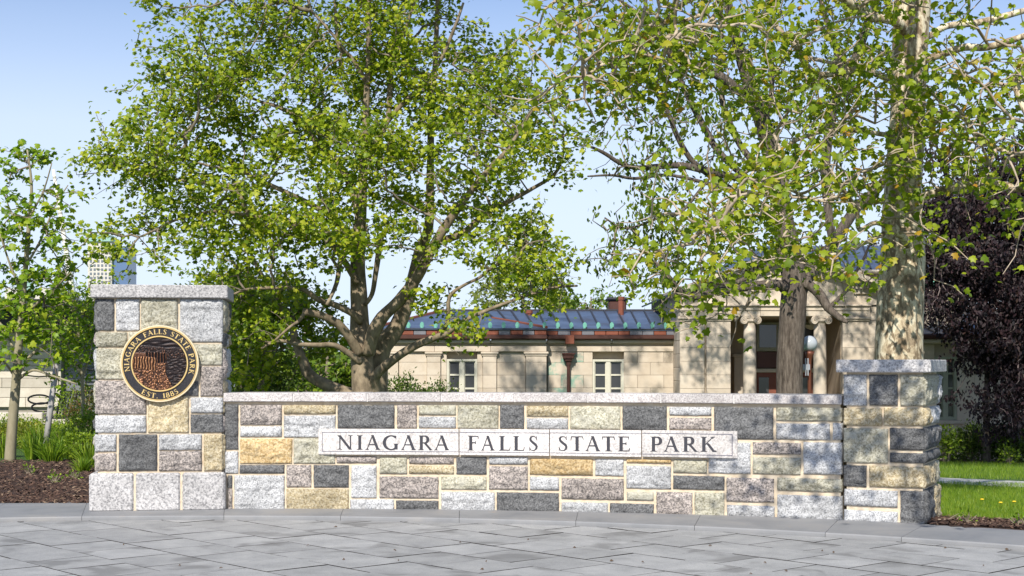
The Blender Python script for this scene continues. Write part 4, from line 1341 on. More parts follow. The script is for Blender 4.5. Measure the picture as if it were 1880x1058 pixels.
def tube_mesh(name, P, R, n=12, lump=0.10, seed=0.0, flare=0.0, closed=True):
    m = MB(); Pv = [Vector(p) for p in P]
    R = list(R)
    if flare:
        L = 0
        for i in range(len(R)):
            R[i] *= 1 + flare*math.exp(-(Pv[i]-Pv[0]).length/0.45)
    m.tube(Pv, R, n, closed)
    i = 0
    vs = np.array(m.v)
    for j, p in enumerate(Pv):
        for k in range(n):
            v = vs[j*n+k]; d = v - np.array(p)
            f = 1 + lump*NZ(v[0]*2.3+seed, v[1]*2.3, v[2]*1.1) + lump*.5*NZ(v[0]*7, v[1]*7+seed, v[2]*3)
            vs[j*n+k] = np.array(p) + d*f
    m.v = [tuple(v) for v in vs]
    return m.mesh(name, True)

def grow(rng, start, attract, bf=0.35, maxn=None):
    """greedy balanced tree over the attraction points, rooted on the start points"""
    S, A = len(start), len(attract)
    pts = np.vstack([start, attract]); N = S+A
    parent = np.full(N, -1); plen = np.zeros(N)
    best = np.full(A, 1e9); bp = np.zeros(A, int)
    for s in range(0, S, 256):
        d = np.linalg.norm(attract[:,None]-start[None,s:s+256], axis=2)
        j = d.argmin(1); v = d[np.arange(A), j]; u = v < best
        best[u] = v[u]; bp[u] = j[u]+s
    done = np.zeros(A, bool); order = []
    cost = best.copy(); dist0 = best.copy()
    for _ in range(A):
        i = int(np.where(done, 1e9, cost).argmin())
        done[i] = True; k = S+i; parent[k] = bp[i]
        plen[k] = plen[bp[i]] + np.linalg.norm(pts[k]-pts[bp[i]]); order.append(k)
        d = np.linalg.norm(attract-attract[i], axis=1); c = d + bf*plen[k]
        u = (~done) & (c < cost)
        cost[u] = c[u]; bp[u] = k
    cnt = np.zeros(N)
    for k in order[::-1]:
        cnt[k] += 1; cnt[parent[k]] += cnt[k]
    return pts, parent, cnt, order

def twigs_mesh(name, rng, pts, parent, cnt, order, rscale, rmax, wig=0.12, S=0, ends=None):
    V, F = [], []; b = 0
    k = np.array(order); p = parent[k]
    A, B = pts[p], pts[k]
    L = np.linalg.norm(B-A, axis=1)
    mid = (A+B)/2 + rng.normal(0, 1, A.shape)*(wig*L)[:,None]*.5
    mid[:,2] += 0.04*L
    rk = np.minimum(rmax, rscale*np.maximum(cnt[k], 1)**0.46)
    rp = np.where(p < S, rk*1.15, np.minimum(np.minimum(rmax, rscale*np.maximum(cnt[p], 1)**0.46), rk*1.5))
    n = 5
    ang = np.linspace(0, 2*math.pi, n, endpoint=False)
    rings = []
    for C, T, r in ((A, mid-A, rp), (mid, B-A, (rp+rk)/2), (B, B-mid, rk*.85)):
        T = T/np.maximum(np.linalg.norm(T, axis=1, keepdims=True), 1e-6)
        ref = np.tile([0.31, 0.77, 0.2], (len(T), 1)); u = np.cross(T, ref); u /= np.linalg.norm(u, axis=1, keepdims=True)
        w = np.cross(T, u)
        rings.append(C[:,None] + r[:,None,None]*(np.cos(ang)[None,:,None]*u[:,None] + np.sin(ang)[None,:,None]*w[:,None]))
    R = np.stack(rings, 1)                       # (M,3,n,3)
    M = len(k)
    base = np.arange(M)[:,None]*3*n
    fs = []
    for j in range(2):
        for q in range(n):
            q2 = (q+1) % n
            fs.append(np.stack([base[:,0]+j*n+q, base[:,0]+j*n+q2, base[:,0]+(j+1)*n+q2, base[:,0]+(j+1)*n+q], 1))
    return np_mesh(name, R.reshape(-1, 3), np.vstack(fs)), mid

def sample_blobs(rng, blobs, n, clump, sig):
    """attraction points in clumps within pixel-placed ellipsoids (px, py, rx, ry, D, rD, density)"""
    C = []
    w = np.array([b[2]*b[3]*b[5]*b[6] for b in blobs], float); w /= w.sum()
    for i in rng.choice(len(blobs), max(1, n//clump), p=w):
        px, py, rx, ry, D, rD, _ = blobs[i]
        v = rng.normal(0, 1, 3); v /= np.linalg.norm(v); v *= rng.random()**(1/2.6)
        c = np.array(at(px, py, D)); s = D/FPX
        C.append(c + v*np.array([rx*s, rD, ry*s]))
    C = np.repeat(np.array(C), clump, 0)
    return C + rng.normal(0, 1, C.shape)*sig*np.array([1, 1, .75])

def tree(name, label, cat, seed, base_px, D, trunk, limbs, blobs, nodes, per, lsize, tmpl, lmat, bark, twigmat=None, group=None,
         clump=9, sig=.32, rscale=.006, rmax=.05, singles=0, up=.45, droop=.35, sunny=.8, bf=.35, spread=.13, n_tr=16, lump=.10, flare=.35, trunk_D=None, branch_D=None, sat=None, zmin=None):
    rng = np.random.default_rng(seed)
    P0 = at(base_px[0], base_px[1], D)
    root = empty(name, (P0.x, P0.y, ground_z(P0.x, P0.y)), label, cat, group)
    starts = []
    for i, (pts, D0, D1) in enumerate([(trunk, D, trunk_D or D)] + limbs):
        P, R = limb_pts(pts, D0, D1)
        me = tube_mesh('trunk' if i == 0 else 'limb', P, R, n_tr if i == 0 else 10, lump, seed*3.1+i, flare if i == 0 else 0)
        mobj('trunk' if i == 0 else 'limb', me, bark, root)
        L = np.cumsum(np.r_[0, np.linalg.norm(np.diff(P, axis=0), axis=1)])
        s = np.arange(L[-1]*(.30 if i == 0 else .22), L[-1]+.01, .3)
        starts.append(np.stack([np.interp(s, L, P[:,a]) for a in range(3)], 1))
    start = np.vstack(starts)
    att = sample_blobs(rng, blobs, nodes, clump, sig)
    if zmin is not None: att = att[att[:,2] > zmin]
    pts, par, cnt, order = grow(rng, start, att, bf)
    tw, mid = twigs_mesh('twigs', rng, pts, par, cnt, order, rscale, rmax, S=len(start))
    mobj('twigs', tw, twigmat or bark, root, None, 'stuff')
    # leaves round the outer nodes
    k = np.array(order); tip = cnt[k] <= 6
    B = pts[k][tip]; Mi = mid[tip]
    n = len(B)
    rep = rng.poisson(per, n)
    idx = np.repeat(np.arange(n), rep)
    u = rng.random(len(idx))[:,None]
    P = Mi[idx]*(1-u) + B[idx]*u + rng.normal(0, spread, (len(idx), 3))*np.array([1,1,.8])
    rnd = rng.normal(0, 1, (len(idx), 3))
    t = rnd*np.array([1,1,.55]) + np.array([0,0,-droop])*1.6
    nn = np.array([0,0,1.])*up + SD*sunny + rng.normal(0, .45, (len(idx), 3))
    size = lsize*rng.uniform(.55, 1.2, len(idx))
    P = P - t/np.linalg.norm(t, axis=1, keepdims=True)*(size*.4)[:,None]
    if singles:
        near = np.argsort(P[:,1] + rng.uniform(0, .6, len(P)) + 4.0*np.maximum(0, P[:,2]-(EYE+.255*P[:,1])))[:singles]
        mask = np.zeros(len(P), bool); mask[near] = True
        me = np_mesh('leaf', tmpl[0], tmpl[1]); me.materials.append(lmat)
        tt, n2, bb = frames(t[mask], nn[mask])
        for p, a, b_, c, s in zip(P[mask], bb, tt, n2, size[mask]):
            M = Matrix(((a[0]*s, b_[0]*s, c[0]*s, p[0]), (a[1]*s, b_[1]*s, c[1]*s, p[1]), (a[2]*s, b_[2]*s, c[2]*s, p[2]), (0,0,0,1)))
            mobj('leaf', me, None, root, M)
        P, t, nn, size = P[~mask], t[~mask], nn[~mask], size[~mask]
    mobj('crown', leaves_mesh('crown', P, t, nn, size, tmpl), lmat, root, None, 'stuff')
    return root

def bark_mat(name, stops, zs=.25, scale=9, bump=.8, dist=.03, detail=6):
    m = Mat(name, .9, 0, .2)
    v = m.stretch((1, 1, zs))
    m.base(m.ramp(m.noise(scale, detail, .65, vec=v), stops))
    return m.bump(m.noise(scale*1.3, 5, .7, vec=v), bump, dist).m
def plane_bark(name, pale=1.0):
    m = Mat(name, .85, 0, .25)
    v = m.stretch((1, 1, .55))
    n1 = m.noise(7.5, 4, .6, vec=v, dist=.5); n2 = m.noise(12, 3, .55, vec=m.stretch((1.1, 1.1, .5)), dist=.6)
    c = m.ramp(n1, [(.34, (.17,.13,.09)), (.36, (.31,.24,.16)), (.43, (.35,.265,.175)), (.45, (.50,.40,.27)), (.52, (.53,.44,.30)), (.54, (.70*pale,.61*pale,.45*pale))], 'LINEAR')
    d = m.ramp(n2, [(.42, .9), (.46, 0.0)])
    c = m.mix(d, c, (.20,.145,.09))
    f = m.ramp(m.noise(30, 4, .7), [(.3, .82), (.7, 1.15)])
    m.base(m.mix(1.0, c, f, 'MULTIPLY'))
    return m.bump(m.math('ADD', n1, n2), .5, .02).m
BARK_PLANE = plane_bark('mottled_plane_bark')
BARK_LTREE = bark_mat('brown_flaking_bark', [(.28, (.10,.075,.05)), (.45, (.20,.155,.105)), (.6, (.32,.25,.17)), (.75, (.42,.35,.25))], .5, 6, .7, .02)
BARK_DARK = bark_mat('dark_furrowed_bark', [(.30, (.05,.038,.03)), (.48, (.125,.10,.08)), (.70, (.23,.19,.155))], .16, 20, 1.0, .05)
BARK_YOUNG = bark_mat('smooth_olive_bark', [(.3, (.22,.19,.12)), (.7, (.34,.30,.20))], .4, 8, .3, .01)
BARK_TWIG = bark_mat('grey_brown_twig', [(.3, (.14,.11,.08)), (.7, (.30,.25,.19))], .5, 8, .2, .01)
BARK_PTWIG = bark_mat('pale_twig', [(.3, (.28,.21,.15)), (.7, (.54,.45,.35))], .5, 8, .2, .01)
LF_PLANE = leaf_mat('plane_leaf', [(0, (.10,.17,.009)), (.35, (.205,.29,.013)), (.75, (.37,.43,.022)), (1, (.52,.52,.045))], .42)
LF_SYC = leaf_mat('sycamore_leaf', [(0, (.14,.22,.012)), (.4, (.25,.33,.018)), (.85, (.37,.42,.025)), (.96, (.44,.38,.03)), (1, (.50,.24,.03))], .45)
LF_DARK = leaf_mat('dark_tree_leaf', [(0, (.06,.11,.012)), (.5, (.12,.185,.016)), (1, (.22,.28,.025))], .35)
LF_YOUNG = leaf_mat('young_tree_leaf', [(0, (.10,.19,.010)), (.5, (.22,.35,.018)), (1, (.42,.48,.03))], .42)
LF_BACK = leaf_mat('back_tree_leaf', [(0, (.08,.15,.014)), (.5, (.15,.24,.018)), (1, (.26,.34,.03))], .35)
LF_PALE = leaf_mat('pale_tree_leaf', [(0, (.12,.16,.03)), (.5, (.18,.22,.04)), (1, (.26,.29,.06))], .35)
LF_BEECH = leaf_mat('copper_beech_leaf', [(0, (.008,.005,.007)), (.5, (.017,.008,.011)), (.9, (.030,.012,.015)), (1, (.05,.026,.02))], .10, .6, (1.2,.6,.6))
LF_FAR = leaf_mat('far_tree_leaf', [(0, (.05,.10,.03)), (.5, (.075,.13,.04)), (1, (.11,.16,.055))], .2)
T5, T3, TO = (LEAF5, LEAF5F), (LEAF3, LEAF3F), (LEAFO, LEAFOF)

# the big plane tree left of centre
tree('plane_tree', 'large spreading plane tree in fresh leaf behind the wall, its trunk forking low', 'tree', 3, (668,870), 30.0,
 [(668,880,58),(668,800,48),(668,720,43),(663,640,41),(660,560,31),(657,480,27),(662,400,21),(668,300,15),(672,200,12),(676,100,9),(678,-40,7),(680,-160,6),(676,-420,5),(684,-700,3)],
 [([(676,-200,5),(560,-420,4),(480,-640,3)], 30.6, 30.2), ([(678,-300,5),(800,-500,4),(900,-720,3)], 30.6, 31), ([(692,800,50),(690,720,44),(697,645,40),(728,602,30),(755,527,25),(770,464,22),(787,416,17),(790,320,14),(792,180,12),(799,120,10),(803,0,8),(806,-110,5)], 30.3, 31.6),
  ([(676,650,26),(684,617,26),(702,583,25),(732,553,23),(766,509,21),(792,460,19),(818,416,17),(855,364,13),(900,308,10),(935,270,8),(990,180,5)], 29.8, 28.4),
  ([(688,720,24),(690,690,20),(717,665,16),(755,639,15),(799,620,13),(822,612,11),(850,590,8),(920,560,6),(1010,530,5),(1060,525,4)], 30.0, 28.0),
  ([(806,618,8),(822,590,8),(825,546,7),(850,525,6),(882,509,6),(911,487,5),(960,470,4)], 29.2, 28.6),
  ([(662,665,14),(639,648,11),(613,634,10),(583,634,9),(546,632,8),(509,626,6),(480,640,4)], 29.8, 28.8),
  ([(660,650,20),(643,621,16),(620,595,15),(591,580,14),(557,572,13)], 29.8, 29.0),
  ([(560,574,7),(548,590,6),(533,600,5),(505,625,4)], 29.0, 28.6),
  ([(662,590,16),(647,576,12),(617,561,11),(583,550,10),(554,531,8),(509,529,7),(457,531,5),(430,540,4)], 29.8, 28.2),
  ([(660,400,16),(640,330,15),(598,275,14),(572,250,13),(547,216,10),(506,195,7),(473,185,5),(400,150,3)], 30.2, 31.4),
  ([(656,470,14),(620,410,11),(575,378,10),(531,356,9),(481,333,7),(440,314,6),(398,308,5),(330,290,3)], 29.8, 29.2),
  ([(657,520,14),(610,450,11),(560,420,10),(500,400,9),(460,395,8),(431,345,7),(390,339,6),(344,333,5),(270,320,3)], 29.8, 28.8),
  ([(460,396,7),(420,390,6),(385,389,6),(323,404,5),(280,425,4),(252,437,3)], 28.9, 28.4),
  ([(668,310,12),(690,262,12),(710,225,11),(714,200,10),(718,137,9),(726,112,8),(745,50,6),(768,-10,5)], 30.0, 30.5),
  ([(708,228,9),(740,190,8),(780,154,8),(810,108,7),(835,50,6),(851,5,4)], 30.2, 29.8),
  ([(672,150,9),(643,104,8),(622,87,7),(617,40,6),(614,-20,4)], 30.0, 29.6),
  ([(640,102,5),(600,50,5),(560,10,4)], 29.8, 29.6),
  ([(800,446,14),(814,441,14),(851,428,13),(893,391,11),(934,370,9),(980,345,7),(1018,320,6),(1034,283,5),(1034,245,3)], 30.6, 29.6),
  ([(700,430,12),(690,500,10),(683,540,9),(670,560,8)], 29.5, 29.8),
  ([(660,420,12),(628,470,10),(618,520,8),(600,560,6)], 29.6, 28.9)],
 [(430,50,150,90,30.5,2.6,1),(345,165,130,70,29.8,2.2,1),(560,130,170,140,31,3,1),(760,100,200,130,31,3,.9),(900,190,130,110,30.5,2.6,.9),(290,292,125,48,29.3,1.8,1.2),
  (385,285,165,80,29.6,2.4,1),(620,320,190,110,29.3,2.6,.9),(830,300,165,100,29.8,2.6,.8),(985,265,70,60,29.4,1.6,1),(1030,275,32,45,29.3,.8,1.2),(1000,385,50,30,29.2,1,.7),(255,395,60,45,28.6,1.2,1.1),(205,455,50,30,28.4,.9,.9),(400,390,170,55,28.8,2.2,1),(330,470,130,35,28.6,1.6,1),
  (600,430,165,60,28.0,1.7,1.4),(870,420,120,60,29.4,2,.8),(470,490,120,40,28.6,1.8,1),(930,495,100,45,28.6,1.5,1.1),(1010,535,65,38,28.2,1.2,1.5),(960,445,50,40,28.8,1.2,.8),(800,560,60,25,28.8,1,.6),(870,575,70,30,28.6,1.2,.8),(845,620,45,20,28.6,.8,.5),
  (480,600,70,40,28.8,1.2,.7),(620,-110,270,110,31,3.5,.7),(800,-120,200,110,31.5,3.5,.7),(650,-280,260,110,31,3.2,.35),(520,-600,190,190,30.5,2.6,.24),(760,-640,220,200,31,2.6,.24),(960,-560,130,150,31,2.2,.24),(660,-850,240,90,31,2.6,.2)],
 5100, 14, .104, T5, LF_PLANE, BARK_LTREE, BARK_TWIG, singles=300, clump=11, sig=.31, rscale=.0055, rmax=.045)

# leaning tree left of it
tree('leaning_tree', 'slim leaning tree whose bent mossy trunk crosses left of the plane tree', 'tree', 5, (700,905), 34.0,
 [(700,905,26),(665,745,24),(636,722,23),(600,708,23),(568,688,21),(557,665,18),(546,636,16),(535,598,14),(520,576,12),(494,528,10),(472,490,7),(450,440,5)],
 [([(484,760,14),(480,720,13),(478,680,12),(476,620,10),(470,560,8),(462,500,6)], 36, 36), ([(520,640,8),(505,610,7),(480,560,5)], 36, 36)],
 [(480,560,80,50,34.5,2,1),(455,640,45,55,35,1.6,1),(550,570,60,40,35.5,1.6,.7),(600,620,40,40,36,1.4,.5),(450,690,40,25,35,1.2,.9)],
 520, 13, .125, T5, LF_PLANE, BARK_LTREE, BARK_TWIG, trunk_D=34.6, sig=.33)

# the mottled sycamore on the right, its branches reaching toward the plaza
tree('sycamore_tree', 'tall sycamore with mottled cream bark behind the right-hand stone pillar', 'tree', 8, (1652,905), 20.0,
 [(1650,905,104),(1650,800,92),(1652,660,86),(1653,560,86),(1657,460,80),(1656,380,70),(1661,300,64),(1667,200,63),(1669,100,64),(1677,0,66),(1684,-160,58),(1690,-330,50),(1695,-500,42),(1710,-900,32),(1740,-1300,20),(1780,-1600,8)],
 [([(1705,-800,22),(1850,-1050,15),(2000,-1300,8)], 20, 19.6), ([(1660,60,22),(1643,39,18),(1591,30,16),(1565,9,15),(1520,-14,14),(1440,-30,12),(1341,0,10),(1291,58,9),(1266,70,7),(1216,66,5),(1150,100,4)], 19.8, 16.6),
  ([(1640,-60,16),(1480,-50,13),(1340,-20,11),(1258,4,10),(1200,62,9),(1162,87,8),(1120,110,6),(1060,150,4)], 19.6, 16.2),
  ([(1640,-20,14),(1400,-40,10),(1283,29,8),(1216,42,8),(1150,34,6),(1080,10,5),(1020,30,4)], 19.6, 17.4),
  ([(1640,150,15),(1626,143,13),(1591,130,12),(1552,133,12),(1504,137,11),(1478,117,11),(1461,87,10),(1439,65,8),(1400,20,6)], 19.8, 18.0),
  ([(1640,330,10),(1626,335,9),(1587,343,8),(1530,365,7),(1487,367,7),(1440,345,5),(1380,360,4)], 19.7, 17.2),
  ([(1665,450,16),(1661,439,14),(1643,426,11),(1609,409,9),(1578,422,9),(1574,391,8),(1561,365,7),(1540,340,5)], 19.6, 18.4),
  ([(1680,115,16),(1730,100,14),(1770,87,14),(1813,87,13),(1870,70,12),(1960,40,10)], 20, 19),
  ([(1685,70,14),(1709,65,13),(1739,48,12),(1800,41,13),(1880,20,11)], 20.2, 20.6),
  ([(1685,240,12),(1696,243,11),(1739,209,10),(1770,217,10),(1791,248,10),(1826,270,9),(1865,283,8),(1940,290,7)], 19.8, 18.0),
  ([(1685,370,18),(1696,361,16),(1739,348,15),(1783,339,14),(1835,339,14),(1880,348,13),(1960,345,11)], 19.9, 18.6),
  ([(1960,0,22),(1905,60,20),(1882,113,18),(1868,143,17),(1870,174,14),(1900,240,10)], 18.8, 17.8),
  ([(1640,250,10),(1560,240,8),(1480,250,7),(1400,300,5),(1330,380,4),(1290,430,3)], 19.6, 16.4),
  ([(1640,420,10),(1580,450,7),(1520,470,6),(1450,480,5),(1390,540,4),(1350,590,3)], 19.6, 16.6),
  # the branch that hangs out over the plaza and shades the wall's end (above the frame)
  ([(1690,-330,26),(1690,-380,24),(1690,-450,22),(1680,-530,20),(1640,-600,18),(1560,-660,15),(1440,-640,10),(1330,-600,6)], 20, 8.3)],
 [(1440,330,140,100,17.4,1.6,.9),(1330,420,120,75,16.8,1.3,.8),(1245,480,95,60,16.6,1.2,1.0),(1480,440,110,65,17.4,1.4,.9),(1390,500,70,40,17,1.2,.8),(1560,290,100,110,18.4,1.5,.9),(1740,230,120,110,18.6,1.6,1),(1830,150,80,120,18.4,1.5,1.1),
  (1770,390,100,60,18.4,1.2,.9),(1840,330,60,80,18.2,1.2,1),(1570,130,110,110,18.6,1.8,.8),(1270,90,190,90,17,1.6,.8),(1110,110,110,100,16.6,1.4,1),(1030,60,80,70,17,1.2,.9),(1385,120,120,100,17.6,1.6,.6),
  (1345,585,45,30,16.6,.5,.6),(1245,545,70,45,16.6,.8,.8),(1545,500,60,55,17.6,.9,.6),(1310,545,60,30,16.8,.8,.5),(1640,240,70,140,18.4,.8,.5),(1740,480,60,30,18.6,.8,.5),(1600,-90,330,90,18,2.5,.5),(1200,-80,250,70,17,2,.4),
  (1610,-640,150,190,8.6,.8,.42),(1330,-535,140,70,8.7,.6,.45),(1480,-520,110,70,8.8,.6,.45),(1850,-1400,380,330,20,3,.3),(2150,-1450,300,300,19.5,3,.3)],
 3500, 5.0, .102, T5, LF_SYC, BARK_PLANE, BARK_PTWIG, singles=300, clump=6, sig=.34, rscale=.0058, rmax=.04, droop=.5, n_tr=24, lump=.07, spread=.12, flare=.15)

# the dark-barked tree in front of the portico
tree('dark_tree', 'tall tree with dark furrowed bark standing in front of the portico', 'tree', 12, (1450,868), 36.0,
 [(1450,872,64),(1450,800,54),(1450,723,49),(1451,640,47),(1455,580,48),(1458,520,46),(1448,460,42),(1437,400,38),(1420,300,34),(1402,230,31),(1387,187,27),(1366,116,25),(1348,62,20),(1335,0,17),(1325,-100,11),(1320,-200,6)],
 [([(1462,545,34),(1480,508,30),(1512,474,25),(1527,452,22),(1552,412,20),(1576,378,19),(1613,345,17),(1640,300,13),(1680,220,9)], 36, 37.5),
  ([(1530,450,16),(1520,380,17),(1516,300,18),(1530,196,19),(1552,143,18),(1570,109,18),(1591,48,17),(1609,0,15),(1630,-120,8)], 36.4, 37),
  ([(1535,180,14),(1545,130,13),(1535,90,12),(1509,9,10),(1500,-60,6)], 36.6, 36.4),
  ([(1376,180,20),(1355,165,19),(1316,137,18),(1266,116,15),(1233,104,12),(1208,54,9),(1166,20,6),(1120,-10,4)], 36, 34.6),
  ([(1400,320,13),(1374,287,13),(1354,258,12),(1333,208,12),(1324,166,11),(1324,62,9),(1325,0,6)], 36, 36.6),
  ([(1395,345,13),(1350,310,12),(1316,274,12),(1299,245,12),(1266,183,12),(1245,137,10),(1225,80,7)], 36, 37),
  ([(1390,365,11),(1330,340,10),(1275,300,10),(1245,254,10),(1225,204,9),(1195,158,8),(1170,140,6)], 36, 35),
  ([(1425,340,17),(1399,333,15),(1345,325,14),(1291,312,14),(1250,304,13),(1208,306,11),(1166,308,9),(1137,299,8),(1112,283,7),(1085,270,5),(1062,266,3)], 36, 34.4),
  ([(1420,360,9),(1330,345,8),(1233,322,6),(1166,328,6),(1125,322,5),(1079,324,3)], 36, 34.2),
  ([(1440,530,20),(1426,522,18),(1380,526,17),(1341,531,16),(1307,538,15),(1273,545,14),(1245,533,13),(1234,516,10),(1200,480,6)], 35.8, 34.6),
  ([(1440,470,12),(1426,480,11),(1381,505,9),(1341,522,7),(1300,515,5)], 35.8, 35),
  ([(1470,525,20),(1483,522,19),(1506,542,18),(1520,565,16),(1542,584,12),(1556,592,6)], 35.9, 35.2),
  ([(1524,566,8),(1529,559,8),(1554,533,7),(1568,505,6),(1585,477,5),(1600,440,3)], 35.5, 35.3),
  ([(1410,240,12),(1408,216,11),(1416,175,10),(1417,110,9),(1410,40,6),(1405,-30,4)], 36, 36.4),
  ([(1300,330,6),(1250,390,6),(1210,400,5),(1150,420,4),(1110,400,3)], 35.2, 34.6)],
 [(1140,255,80,45,34.6,1.4,.8),(1110,410,55,40,34.4,1.0,1.3),(1100,480,50,40,34.4,1.0,1.1),(1195,410,80,60,34.6,1.3,1.2),(1190,300,80,40,34.6,1.3,.8),(1300,250,110,80,35.5,2,.6),(1420,120,120,100,36,2.4,.7),(1490,220,80,80,36.4,2,.7),
  (1570,100,80,90,36.6,2,.7),(1225,180,100,55,35.4,1.8,.6),(1300,380,120,55,35.2,1.6,1),(1225,470,80,50,34.8,1.2,1.0),(1285,60,150,60,35.6,2,.7),(1205,540,70,35,34.6,1,.9),(1400,430,90,60,35.4,1.4,.7),(1560,330,80,80,37,1.6,.7),
  (1530,560,60,30,35.4,.9,.6),(1450,-60,260,80,36.4,2.8,.6),(1480,-200,220,90,36.4,2.8,.5),(1300,590,60,25,35,.7,.3),(1190,80,90,60,35,1.4,.7),(1240,-220,150,90,36,2.4,.35),(1120,-160,90,80,35.6,2,.3),(1600,-180,130,100,36.6,2.4,.35)],
 1600, 7.5, .15, TO, LF_DARK, BARK_DARK, BARK_TWIG, clump=7, sig=.34, rscale=.0075, rmax=.06, droop=.9, sunny=.5, singles=200, n_tr=20, lump=.06, spread=.14, flare=.2)

# young staked tree at the left edge
tree('young_tree', 'slender young tree with smooth olive trunk growing in the mulch bed', 'tree', 21, (18,848), 23.0,
 [(18,852,20),(22,790,18),(28,720,17),(33,650,15),(40,570,12),(48,480,9),(54,400,7),(58,340,5),(50,275,3)],
 [([(30,700,6),(60,680,5),(95,690,4),(140,705,3)], 23, 22.6), ([(33,690,7),(55,655,6),(85,630,4),(110,600,3)], 23, 23.4), ([(26,690,5),(8,665,4),(-20,640,3)], 23, 22.7), ([(34,660,5),(10,610,4),(-20,560,3)], 23, 23.6),
  ([(38,590,6),(65,560,5),(100,530,4),(130,500,2)], 23, 22.6), ([(42,540,5),(20,490,4),(0,430,3)], 23, 22.8), ([(47,490,5),(75,440,4),(100,380,3),(125,340,2)], 23, 23.3), ([(50,440,4),(25,400,3),(5,350,2)], 23, 23.3), ([(54,400,4),(80,350,3),(95,300,2)], 23, 22.7)],
 [(50,290,20,30,23,.4,1),(85,320,35,40,23,.5,1),(30,350,35,40,23,.5,1),(120,350,30,25,23,.4,.9),(50,420,70,50,23,.8,.8),(110,470,55,40,23,.7,.9),(20,480,50,50,23,.7,.8),(70,540,80,50,23,.9,.9),(20,600,50,50,23,.8,.6),(90,620,60,40,23,.8,.6),(40,670,50,30,22.7,.6,.8),(120,690,40,20,22.8,.4,.6)],
 430, 4.6, .11, T5, LF_YOUNG, BARK_YOUNG, BARK_TWIG, clump=5, sig=.17, rscale=.0042, rmax=.02, singles=300, n_tr=12, lump=.03, spread=.07, flare=.1, droop=.25)

# dense shrubby tree between it and the pillar
tree('bushy_tree', 'dense dark green bushy tree crowding the left side of the tall pillar', 'tree', 23, (150,800), 25.5,
 [(150,800,8),(152,740,7),(150,680,6),(145,620,5),(140,560,3)],
 [([(150,700,5),(165,650,4),(172,600,3)], 25.5, 25.8), ([(149,690,5),(125,640,4),(110,600,3)], 25.5, 25.2)],
 [(140,580,42,50,25.5,.7,1),(165,600,40,60,25.8,.8,1),(120,625,35,40,25.4,.6,.9),(150,665,35,35,25.5,.6,1),(110,560,30,25,25.5,.5,.8),(175,560,40,40,26,.7,1),(185,660,30,60,26,.6,.8)],
 420, 7, .105, T3, LF_YOUNG, BARK_YOUNG, BARK_TWIG, clump=6, sig=.17, rscale=.004, rmax=.02, spread=.09, singles=0, flare=.05)

# trees behind
def back_tree(label, seed, px, by, D, w, top, blobs, nodes, per, ls, mat, group='trees growing beyond the wall', **kw):
    tree('background_tree', label, 'tree', seed, (px, by), D, [(px,by,w),(px-2,by-60,w*.85),(px+1,by-130,w*.6),(px,top,w*.3)], [], blobs, nodes, per, ls, T3, mat, BARK_TWIG, group=group,
         rscale=.007, rmax=.06, n_tr=8, lump=.05, **kw)
back_tree('leafy mid green tree just right of the tall pillar, behind the leaning tree', 31, 445, 800, 40, 14, 560, [(450,600,60,60,40,2.2,1),(440,680,50,40,40,1.8,1),(520,660,40,40,41,1.6,.7),(430,540,50,40,40,2,1)], 520, 13, .17, LF_BACK, sig=.4)
back_tree('darker green tree seen between the leaning trunk and the plane tree', 32, 600, 790, 52, 10, 640, [(590,690,50,35,52,2.2,1),(640,700,35,30,53,2,1),(560,700,30,30,51,2,1)], 420, 12, .24, LF_BACK, sig=.5)
back_tree('pale yellowish tree beyond the copper roof, right of the plane tree', 33, 960, 760, 66, 10, 450, [(960,470,50,60,66,3,1),(985,540,60,35,66,3,1),(930,540,40,40,66,3,1),(900,590,50,25,66,3,.7)], 420, 10, .26, LF_PALE, sig=.6)
back_tree('small green treetop rising over the roof by the ventilator', 34, 1085, 760, 72, 8, 545, [(1085,562,45,18,72,3,1),(1030,566,35,14,72,3,1)], 160, 10, .28, LF_BACK, sig=.5)
for k, (px, D, w, y, lab) in enumerate(((470,105,75,655,'far blue-green tree just right of the tall pillar'), (560,118,80,650,'far blue-green tree left of the leaning trunk'), (650,112,70,655,'far blue-green tree behind the plane tree trunk'), (740,125,70,640,'far blue-green tree behind the left end of the roof'), (-20,140,90,560,'far tree at the left edge behind the low building'), (250,130,110,640,'far tree hidden mostly by the tall pillar'))):
    back_tree(lab, 40+k, px, 740, D, 8, y+10, [(px,y+20,w*.8,36,D,5,1),(px-w*.4,y+45,w*.5,28,D,4,1),(px+w*.4,y+42,w*.5,28,D,4,1)], 200, 14, .55, LF_FAR, group='far trees beyond the park', sig=1.0)
back_tree('purple-leaved treetop between the hall roof and the sycamore trunk', 36, 1590, 760, 62, 8, 470, [(1585,478,34,22,62,2,1),(1610,470,30,20,62,2,1)], 150, 10, .2, LF_BEECH, sig=.4)

